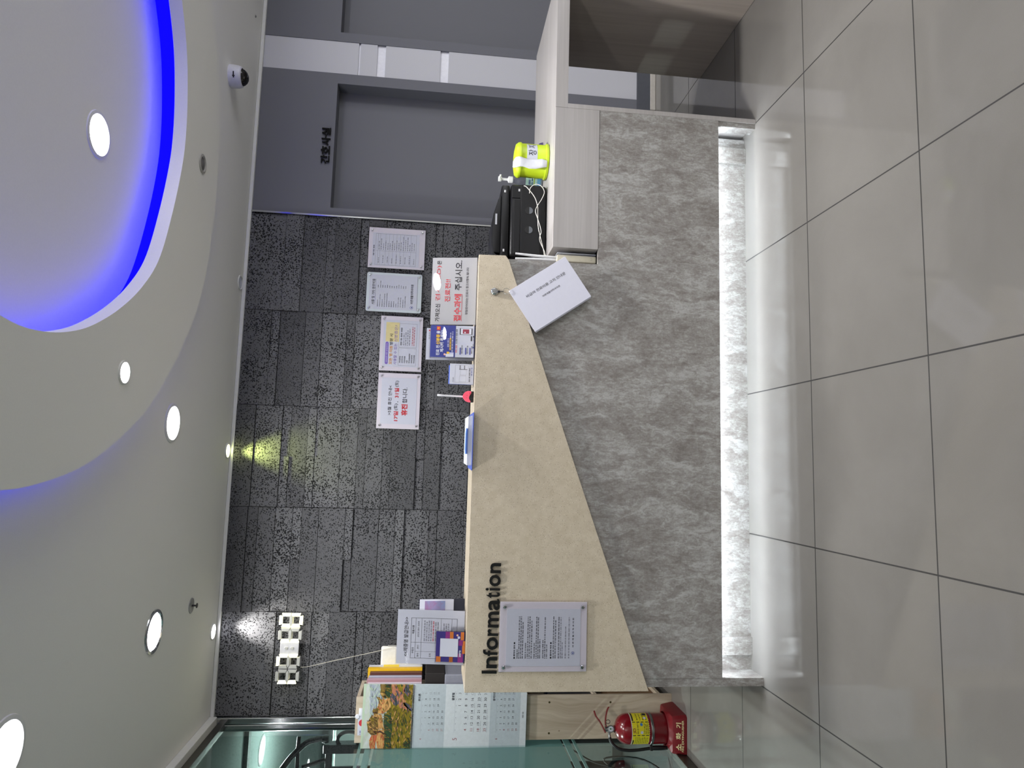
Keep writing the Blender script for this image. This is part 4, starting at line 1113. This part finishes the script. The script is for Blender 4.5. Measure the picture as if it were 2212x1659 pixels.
tag(obj('dark_carton', bm_box(-2.35, -2.062, 1.52, 1.74, 1.2524, 1.357, .003), M('dark_carton', (40, 35, 34), .6)), 'dark grey carton on the bookshelf below the folders', 'box')
tag(obj('grey_drawer_box', bm_box(-2.37, -2.068, 1.515, 1.745, .8172, 1.252, .006), M('grey_plastic', (150, 152, 164), .4)), 'grey plastic drawer box low in the bookshelf', 'box')
for i, (y0, y1, hh, cc, lb) in enumerate(((1.512, 1.548, .26, (226, 226, 228), 'white binder standing low in the bookshelf beside the counter'), (1.556, 1.60, .24, (40, 40, 44), 'black binder standing low in the bookshelf beside the counter'), (1.61, 1.66, .25, (34, 40, 66), 'navy binder standing low in the bookshelf beside the counter'))):
    bm = bmesh.new(); box(bm, -2.37, -2.185, y0, y1, .4372, .4372 + hh, .003)
    tag(obj('binder', bm, M('binder_%d' % i, cc, .5)), lb, 'binder', 'binders low in the bookshelf')
tag(obj('cardboard_box', bm_box(-2.37, -2.19, 1.51, 1.73, .0772, .34, .003), M('cardboard', (124, 96, 66), .7)), 'brown cardboard box on the lowest board of the bookshelf', 'box')

# wall calendar hung on the shelf's side
cal = thing('wall_calendar', 'three month wall calendar with a painted landscape hanging on the pine bookshelf', 'calendar', (-2.428, 1.464, .8135), (0, .012, 0))
CWd, CH = .321, .8645
PXH = .002425
zc_ = lambda px: 1.6765 - .8135 - PXH * (px - 781)
xc_ = lambda py: (1620 - py) / 140 * CWd
bm = bmesh.new(); box(bm, 0, CWd, -.003, .003, 0, zc_(889)); obj('month_pages', bm, M('calendar_page', (208, 216, 222), .5, grain=.01), cal)
bm = bmesh.new(); box(bm, 0, CWd, -.0038, .003, zc_(887), CH); pic = obj('picture', bm, mat_paint('painted_sky', (186, 198, 176), (200, 204, 206), 26), cal)
SKY2 = mat_paint('painted_grey_sky', (150, 160, 174), (180, 188, 192), 30)
LEAF = mat_paint('painted_tree', (96, 74, 40), (152, 124, 66), 60)
OCHRE = mat_paint('painted_house', (196, 140, 84), (220, 178, 110), 60)
ROOF = mat_paint('painted_roof', (178, 84, 54), (200, 110, 74), 60)
GRASS = mat_paint('painted_meadow', (98, 96, 24), (164, 138, 44), 50)
TEAL = mat_paint('painted_shade', (30, 60, 44), (66, 84, 46), 50)
PATH = mat_paint('painted_path', (176, 108, 84), (196, 134, 104), 50)
VIOLET = mat_paint('painted_violet', (74, 72, 92), (100, 96, 110), 50)
rj = random.Random(11)
def patch(pts, m, l, j=.012):
    """pts in picture fractions (x from left, y from top), edge roughened like brush strokes"""
    out = []
    for (x0, y0), (x1, y1) in zip(pts, pts[1:] + pts[:1]):
        n = max(1, int(math.hypot(x1 - x0, y1 - y0) / .05))
        for k in range(n):
            a = k / n
            x, y = x0 + (x1 - x0) * a + rj.uniform(-j, j), y0 + (y1 - y0) * a + rj.uniform(-j, j)
            out.append((min(max(x, 0), 1) * CWd, CH - min(max(y, 0), 1) * (CH - zc_(886))))
    return Pg(out, m, l)
it = [R(0, CWd, CH - .012, CH, 9, 0), patch([(.42, .16), (1, .12), (1, .40), (.55, .38)], 0, 1),
      patch([(0, .50), (.3, .46), (.55, .48), (.75, .50), (1, .42), (1, 1), (0, 1)], 4, 2),
      patch([(0, .34), (.12, .30), (.30, .30), (.30, .47), (.10, .50), (0, .50)], 2, 3), patch([(0, .20), (.05, .17), (.16, .19), (.22, .22), (.2, .31), (0, .30)], 3, 4),
      patch([(.30, .26), (.52, .24), (.54, .40), (.30, .46)], 2, 3), patch([(.54, .32), (.64, .30), (.76, .34), (.77, .55), (.62, .56), (.54, .44)], 2, 4),
      patch([(.20, .20), (.27, .12), (.38, .10), (.46, .14), (.52, .20), (.48, .32), (.36, .34), (.24, .34)], 1, 5), patch([(.52, .24), (.56, .20), (.63, .22), (.62, .32), (.54, .31)], 1, 5), patch([(.74, .30), (.80, .26), (.80, .34), (.75, .35)], 1, 5),
      patch([(.76, .40), (.86, .34), (1, .34), (1, .43), (.80, .44)], 1, 5),
      patch([(0, .48), (.16, .47), (.40, .45), (.55, .44), (.56, .58), (.30, .62), (.12, .60), (0, .62)], 5, 4), patch([(.78, .43), (1, .42), (1, .55), (.80, .56)], 5, 4), patch([(.0, .90), (.10, .86), (.18, .95), (.1, 1), (0, 1)], 5, 5),
      patch([(.66, .66), (.72, .58), (.82, .54), (.88, .58), (.80, .68), (.72, .76)], 7, 5),
      patch([(.62, .76), (.70, .70), (.80, .66), (.86, .57), (1, .56), (1, .66), (.90, .72), (.86, .78), (1, .80), (1, .84), (.80, .82), (.70, .86), (.60, .98), (.58, .94)], 6, 6),
      patch([(.60, .92), (.68, .82), (.74, .80), (.70, .90), (.62, 1), (.58, 1)], 7, 6), patch([(.80, .90), (.90, .82), (1, .86), (1, .90), (.86, .95)], 7, 6),
      patch([(.26, .30), (.28, .38), (.22, .50), (.20, .50), (.25, .38), (.24, .30)], 8, 7, .003), patch([(.26, .70), (.30, .70), (.40, .72), (.60, .71), (.40, .73), (.28, .72)], 8, 7, .004)]
def inside(x, y, pts):
    c = False
    for (x0, y0), (x1, y1) in zip(pts, pts[1:] + pts[:1]):
        if (y0 > y) != (y1 > y) and x < (x1 - x0) * (y - y0) / (y1 - y0) + x0: c = not c
    return c
near = {1: (8, 4, 2), 2: (3, 2, 1), 3: (2,), 4: (4, 5, 1, 2), 5: (4, 1, 8), 6: (2, 4, 7), 7: (5, 6), 0: (9, 0), 8: (1,), 9: (9,)}
shapes = [q for q in it if q[0] == 'p']
for k in range(900):
    x, y = rj.random() * CWd, CH - rj.random() * (CH - zc_(886))
    m_ = None
    for q in shapes:
        if inside(x, y, q[1]): m_ = q[2]
    if m_ is None or rj.random() < .25: continue
    a = rj.uniform(-.5, .5) + (1.2 if m_ in (1, 5) else 0); ln, wd_ = rj.uniform(.004, .011), rj.uniform(.0012, .0028)
    c_, s_ = math.cos(a), math.sin(a)
    pts = [(x + u * ln * c_ - v * wd_ * s_, y + u * ln * s_ + v * wd_ * c_) for u, v in ((-1, -.6), (0, -1), (1, -.3), (1, .5), (0, 1), (-1, .4))]
    pts = [(min(max(px, 0), CWd), min(max(pz, zc_(886)), CH)) for px, pz in pts]
    it.append(Pg(pts, rj.choice(near[m_]), 9 + k % 6))
pr(pic, 'brush_patches', [SKY2, LEAF, OCHRE, ROOF, GRASS, TEAL, PATH, VIOLET, M('dark_branch', (70, 40, 30), .6), M('pale_green_edge', (186, 204, 180), .5)], it, -.0042)
bm = bmesh.new()
for i in range(44):
    x = .006 + (CWd - .012) * i / 43
    tube(bm, [(x, -.004 + .0045 * math.cos(a), zc_(888) + .0055 * math.sin(a)) for a in [2 * PI * k / 8 for k in range(8)]], .0011, 4, True)
obj('spiral', bm, M('spiral_black', (30, 30, 32), .4), cal)
CPALE, CBAND = M('calendar_band_pale', (216, 222, 226), .5), M('calendar_band_grey', (190, 200, 206), .5)
CINK, CRED, CFADE = M('calendar_ink', (70, 72, 80), .6), M('calendar_red', (150, 84, 90), .6), M('calendar_faded', (136, 142, 150), .6)
it = [R(0, CWd, zc_(957.6), zc_(892), 1, 0), R(0, CWd, zc_(1056.3), zc_(957.6), 0, 0), R(0, CWd, zc_(1123), zc_(1056.3), 1, 0), R(0, CWd, .001, zc_(1123), 0, 0)]
cols = [xc_(v) for v in (1580.5, 1567, 1553.5, 1540.5, 1527, 1513, 1500)]
def month(first, days, rws, hh, b, head, num, numz, numh):
    out = [R(xc_(1587), xc_(1495), zc_(head), zc_(head) + .0006, 4, 1), T(num, xc_(1600.5), zc_(numz), h=numh, m=3, b=.0)]
    c, r = first, 0
    for d in range(1, days + 1):
        out.append(T(str(d), cols[c], zc_(rws[r]), h=hh, b=b, m=3 if c == 0 else (4 if c == 6 else 2)))
        if rj.random() < .45: out.append(R(cols[c] - hh * .9, cols[c] + hh * .9, zc_(rws[r]) - hh * .95, zc_(rws[r]) - hh * .85, 4, 1))
        c += 1
        if c == 7: c, r = 0, r + 1
    for k in cols: out.append(R(k - .004, k + .003, zc_(head) - .006, zc_(head) - .0045, 4, 1))
    return out
it += month(2, 30, (915, 924, 933, 942, 951.7), .0095, .004, 906, '4', 907, .011)
it += month(4, 31, (988.7, 1002.8, 1016.3, 1031, 1045), .0135, .010, 979, '5', 981, .022)
it += month(0, 30, (1079.8, 1088, 1097.4, 1106.8, 1115), .0095, .004, 1070, '6', 1071.6, .012)
it += [T('본드론', xc_(1509), zc_(901), h=.013, b=.03), T('글로벌', xc_(1507), zc_(974), h=.014, b=.03), T('셀레브론', xc_(1506), zc_(1064), h=.013, b=.02)]
it = [i if i[0] != 't' or len(i[1].data.body) < 3 else i[:7] + (2, 2) for i in it]
it += dashes(xc_(1554), xc_(1540), zc_(1129), .006, 2, 1, 3)
pr(cal, 'lettering', [CPALE, CBAND, CINK, CRED, CFADE], it, -.0032)

bm = bmesh.new(); lathe(bm, [(0, .006), (.010, .005), (.012, .0), (0, 0)], n=24, mat=Matrix.Translation((-2.266, SY0 - .0005, 1.702)) @ Matrix.Rotation(PI / 2, 4, 'X')); box(bm, -2.262, -2.224, SY0 - .004, SY0 - .0006, 1.677, 1.695, .001)
tag(obj('adhesive_hook', bm, M('white_hook', (230, 232, 240), .35), None, 40), 'small white stick-on hook above the calendar', 'hook')
t = thing('name_label', 'white label with a red disc behind the top of the calendar', 'label', (-2.31, SY0 - .0012, 1.676))
obj('card', bm_box(-.05, .05, -.0006, .0010, -.03, .022), PAPER, t)
pr(t, 'print', [REDINK, BLUEINK], [Ci(.012, .0, .017, 0)] + dashes(-.046, -.022, .008, .006, 1, 1, 2), -.0007)

# ------------------------------------------------------------------ fire extinguisher in its stand
RED = M('extinguisher_red', (118, 12, 24), .25, coat=.5, grain=.02)
REDP = M('stand_red', (112, 18, 26), .45, grain=.02)
st = thing('extinguisher_stand', 'red plastic stand with raised Korean words under the fire extinguisher', 'stand', (-2.305, 1.366, 0))
bm = bmesh.new()
t_ = bmesh.new()
hx, hy = .100, .116
lo = [(-hx, -hy), (hx, -hy), (hx, hy), (-hx, hy)]
RH, ZT = .081, .088
n = 48
ang = [-3 * PI / 4 + 2 * PI * i / n for i in range(n)]
def sq(a, sx, sy):
    c, s = math.cos(a), math.sin(a); k = max(abs(c) / sx, abs(s) / sy); return c / k, s / k
def ringv(f, z): return [t_.verts.new((f(a)[0], f(a)[1], z if not callable(z) else z(a))) for a in ang]
circ = lambda r: (lambda a: (r * math.cos(a), r * math.sin(a)))
rings = [ringv(lambda a: sq(a, hx, hy), 0.0), ringv(lambda a: sq(a, hx, hy), .012), ringv(lambda a: sq(a, hx * .93, hy * .90) if True else None, .062), ringv(lambda a: sq(a, hx * .90, hy * .86), .072), ringv(circ(RH + .006), ZT - .006), ringv(circ(RH + .003), ZT), ringv(circ(RH), ZT - .002), ringv(circ(RH), .012)]
for a, b in zip(rings, rings[1:]):
    for i in range(n):
        j = (i + 1) % n; t_.faces.new((a[i], a[j], b[j], b[i]))
t_.faces.new(rings[0][::-1]); t_.faces.new(rings[-1])
bmesh.ops.recalc_face_normals(t_, faces=t_.faces)
merge(bm, t_)
obj('tray', bm, REDP, st, 30)
CREAMINK = M('cream_letters', (226, 210, 160), .5)
STAND_T = Matrix.Translation((0, -hy - .0002, .012)) @ Matrix.Rotation(-.225, 4, 'X')
PEND_T.append((len(PEND), STAND_T))
pr(st, 'lettering', [CREAMINK], [T('소', -.055, .032, w=.032, h=.026, b=.03), T('화', 0, .032, w=.034, h=.027, b=.03), T('기', .052, .032, w=.026, h=.026, b=.03), T('FIRE EXTINGUISHER', 0, .0105, w=.155, h=.0105, b=.01)], -.0008)

ex = thing('fire_extinguisher', 'red fire extinguisher with a yellow label standing by the bookshelf', 'fire extinguisher', (-2.305, 1.366, .0125), (0, 0, .354))
RC = .0765
bm = bmesh.new(); lathe(bm, [(0, 0), (.06, 0), (.073, .004), (RC, .012), (RC, .262), (.0755, .280), (.071, .298), (.062, .314), (.048, .327), (.032, .335), (.018, .339), (.018, .345), (0, .345)], n=64); obj('cylinder', bm, RED, ex, 35)
bm = bmesh.new(); lathe(bm, [(RC + .0002, .148), (RC + .0022, .149), (RC + .0022, .160), (RC + .0002, .161)], n=64, cap=False); obj('steel_band', bm, STEEL, ex, 40)
LY, LB = M('label_yellow', (222, 208, 40), .45), M('label_blue', (60, 120, 180), .5)
zt, zb = .268, .172
it = [R(-.099, .099, zb, zt, 1, 0), R(-.096, .096, zb + .003, zt - .003, 0, 1), R(-.094, -.06, zt - .012, zt - .005, 2, 2), R(.036, .092, zt - .013, zt - .005, 2, 2)]
for x in (-.034, .030):
    for k in range(4): it.append(R(x - .002, x + .002, zb + .006 + .023 * k, zb + .022 + .023 * k, 2, 2))
it += [T('JD', -.012, zt - .016, w=.026, h=.018, m=3, b=.01, l=2)] + dashes(-.026, .026, zt - .032, .005, 2, 2, 3) + [Ci(.018, zb + .043, .0075, 4, 2), Ci(-.02, zb + .043, .0075, 1, 2)]
for k in range(3): it += dashes(-.026, .026, zb + .028 - .009 * k, .0045, 2, 2, 10 + k)
for k in range(8): it += dashes(-.09, -.042, zb + .012 + .009 * k, .004, 2, 2, 20 + k)
for k in range(4): it += dashes(.04, .09, zb + .014 + .016 * k, .0055, 2, 2, 40 + k)
it += [R(.07, .09, zb + .008, zb + .026, 2, 3), Ci(.052, zb + .02, .007, 1, 3)]
pr(ex, 'label', [LY, PAPER, INK, M('label_maroon', (130, 40, 40), .5), LB], it, 0, bend=RC)
bm = bmesh.new(); lathe(bm, [(0, .345), (.015, .345), (.016, .352), (.013, .356), (.013, .392), (0, .393)], n=24); box(bm, -.03, -.008, -.006, .006, .366, .378, .002); obj('valve', bm, STEEL, ex, 35)
bm = bmesh.new(); lathe(bm, [(0, 0), (.0165, 0), (.018, .004), (.0165, .010), (.013, .011), (0, .0105)], n=32, mat=Matrix.Translation((0, -.013, .366)) @ Matrix.Rotation(PI / 2, 4, 'X')); ga = obj('pressure_gauge', bm, STEEL, ex, 35)
pr(ga, 'dial', [PAPER, M('dial_green', (60, 150, 70), .5), INK], [Ci(0, .366, .0125, 0, 0), Ci(0, .369, .004, 1, 1), R(-.001, .001, .358, .372, 2, 2)], -.0242)
def lever(bm, pts, w):
    P = smooth_path(pts, 5)
    t = bmesh.new(); V = []
    for i, p in enumerate(P):
        d = (P[min(i + 1, len(P) - 1)] - P[max(i - 1, 0)]).normalized(); nrm = Vector((-d.z, 0, d.x)) * .0028
        V.append([t.verts.new(p + nrm + Vector((0, s * w, 0))) for s in (-1, 1)] + [t.verts.new(p - nrm + Vector((0, s * w, 0))) for s in (1, -1)])
    for a, b in zip(V, V[1:]):
        for k in range(4): t.faces.new((a[k], a[(k + 1) % 4], b[(k + 1) % 4], b[k]))
    t.faces.new(V[0][::-1]); t.faces.new(V[-1])
    bmesh.ops.recalc_face_normals(t, faces=t.faces); merge(bm, t)
bm = bmesh.new(); lever(bm, [(-.018, 0, .392), (.004, 0, .402), (.035, 0, .418), (.062, 0, .438), (.088, 0, .446)], .009); obj('top_lever', bm, RED, ex, 40)
bm = bmesh.new(); lever(bm, [(.008, 0, .386), (.03, 0, .388), (.06, 0, .384), (.095, 0, .372), (.104, 0, .364)], .009); obj('carry_handle', bm, RED, ex, 40)
bm = bmesh.new(); tube(bm, [(.034 + .009 * math.cos(a), -.011, .376 + .011 * math.sin(a)) for a in [2 * PI * k / 22 for k in range(22)]], .0014, 6, True); tube(bm, [(.018, -.012, .392), (.024, -.0115, .386)], .0016, 6); obj('safety_pin', bm, BLACK, ex, 50)
bm = bmesh.new(); tube(bm, [(-.028, -.002, .372), (-.040, -.002, .371)], .0075, 14); obj('hose_ferrule', bm, STEEL, ex, 40)
bm = bmesh.new(); tube(bm, smooth_path([(-.040, -.002, .371), (-.066, -.004, .362), (-.092, -.006, .330), (-.101, -.008, .285), (-.101, -.008, .235), (-.097, -.008, .19), (-.093, -.008, .150)], 6), .0078, 14); obj('hose', bm, BLACK, ex, 50)
bm = bmesh.new(); lathe(bm, [(0, .066), (.0095, .068), (.0095, .078), (.011, .080), (.012, .12), (.0115, .142), (.0085, .150), (0, .150)], cx=-.0925, cy=-.008, n=28); obj('nozzle', bm, BLACK, ex, 40)
bm = bmesh.new(); box(bm, -.106, -.0775, -.017, .001, .147, .163, .002); obj('hose_clamp', bm, BLACK, ex)

# ------------------------------------------------------------------ machine standing beyond the glass
gm = thing('exercise_machine', 'black tubular machine standing in the room beyond the glass partition', 'machine', (0, 0, 0))
MB_ = M('machine_black', (20, 21, 24), .4)
bm = bmesh.new(); tube(bm, smooth_path([(-2.90, 2.4, 2.24), (-2.82, 2.4, 2.18), (-2.745, 2.4, 2.10), (-2.725, 2.4, 2.05), (-2.713, 2.4, 1.975)], 5), .018, 14); obj('bent_tube', bm, MB_, gm, 50)
bm = bmesh.new(); tube(bm, [(-2.89, 2.4, 2.145), (-2.79, 2.4, 2.148), (-2.70, 2.4, 2.143)], .013, 12); obj('cross_tube', bm, MB_, gm, 50)
bm = bmesh.new(); tube(bm, [(-2.89, 2.4, 2.114), (-2.845, 2.4, 1.97)], .013, 12); obj('side_tube', bm, MB_, gm, 50)
bm = bmesh.new(); box(bm, -2.80, -2.745, 2.36, 2.44, 1.72, 1.985, .006); box(bm, -2.91, -2.78, 2.37, 2.43, 1.93, 1.97, .005); obj('head_block', bm, MB_, gm)
bm = bmesh.new(); lathe(bm, [(0, -.022), (.022, -.02), (.026, 0), (.022, .02), (0, .022)], cx=-2.713, cy=2.38, cz=1.975, n=20); obj('clamp_knob', bm, MB_, gm, 40)
bm = bmesh.new(); tube(bm, [(-2.92, 2.42, 0.0), (-2.92, 2.42, 1.96)], .022, 14); obj('post', bm, MB_, gm, 50)
bm = bmesh.new(); tube(bm, [(-2.76, 2.42, 0.0), (-2.76, 2.42, 1.75)], .022, 14); obj('post', bm, MB_, gm, 50)
bm = bmesh.new(); tube(bm, [(-2.72 + .05 * math.cos(a), 2.38, 1.83 + .07 * math.sin(a)) for a in [2 * PI * k / 24 for k in range(24)]], .012, 10, True); obj('hand_ring', bm, MB_, gm, 50)
cu = thing('pale_cupboard', 'pale cupboard behind the black machine beyond the glass', 'cupboard', (-3.1, 3.15, 0))
PC = M('pale_cupboard', (206, 218, 214), .5)
bm = bmesh.new(); box(bm, -.5, .46, -.18, .2, 0, 2.0, .004); obj('body', bm, PC, cu)
for x0, x1 in ((-.49, -.025), (-.015, .45)):
    bm = bmesh.new(); box(bm, x0, x1, -.198, -.181, .02, 1.98, .003); obj('door_panel', bm, PC, cu)
bm = bmesh.new(); tube(bm, smooth_path([(-2.60, 1.9, .62), (-2.52, 1.7, .55), (-2.56, 1.6, .42), (-2.58, 1.55, .30), (-2.66, 1.6, .20), (-2.60, 1.72, .32), (-2.56, 1.6, .12), (-2.62, 1.4, .006), (-2.8, 1.2, .006)], 6), .005, 8)
tag(obj('power_cord', bm, M('dark_cord', (34, 38, 36), .5), None, 60), 'dark power cord hanging behind the clear lower glass', 'cord')

# ------------------------------------------------------------------ lay the print down
finish_print()
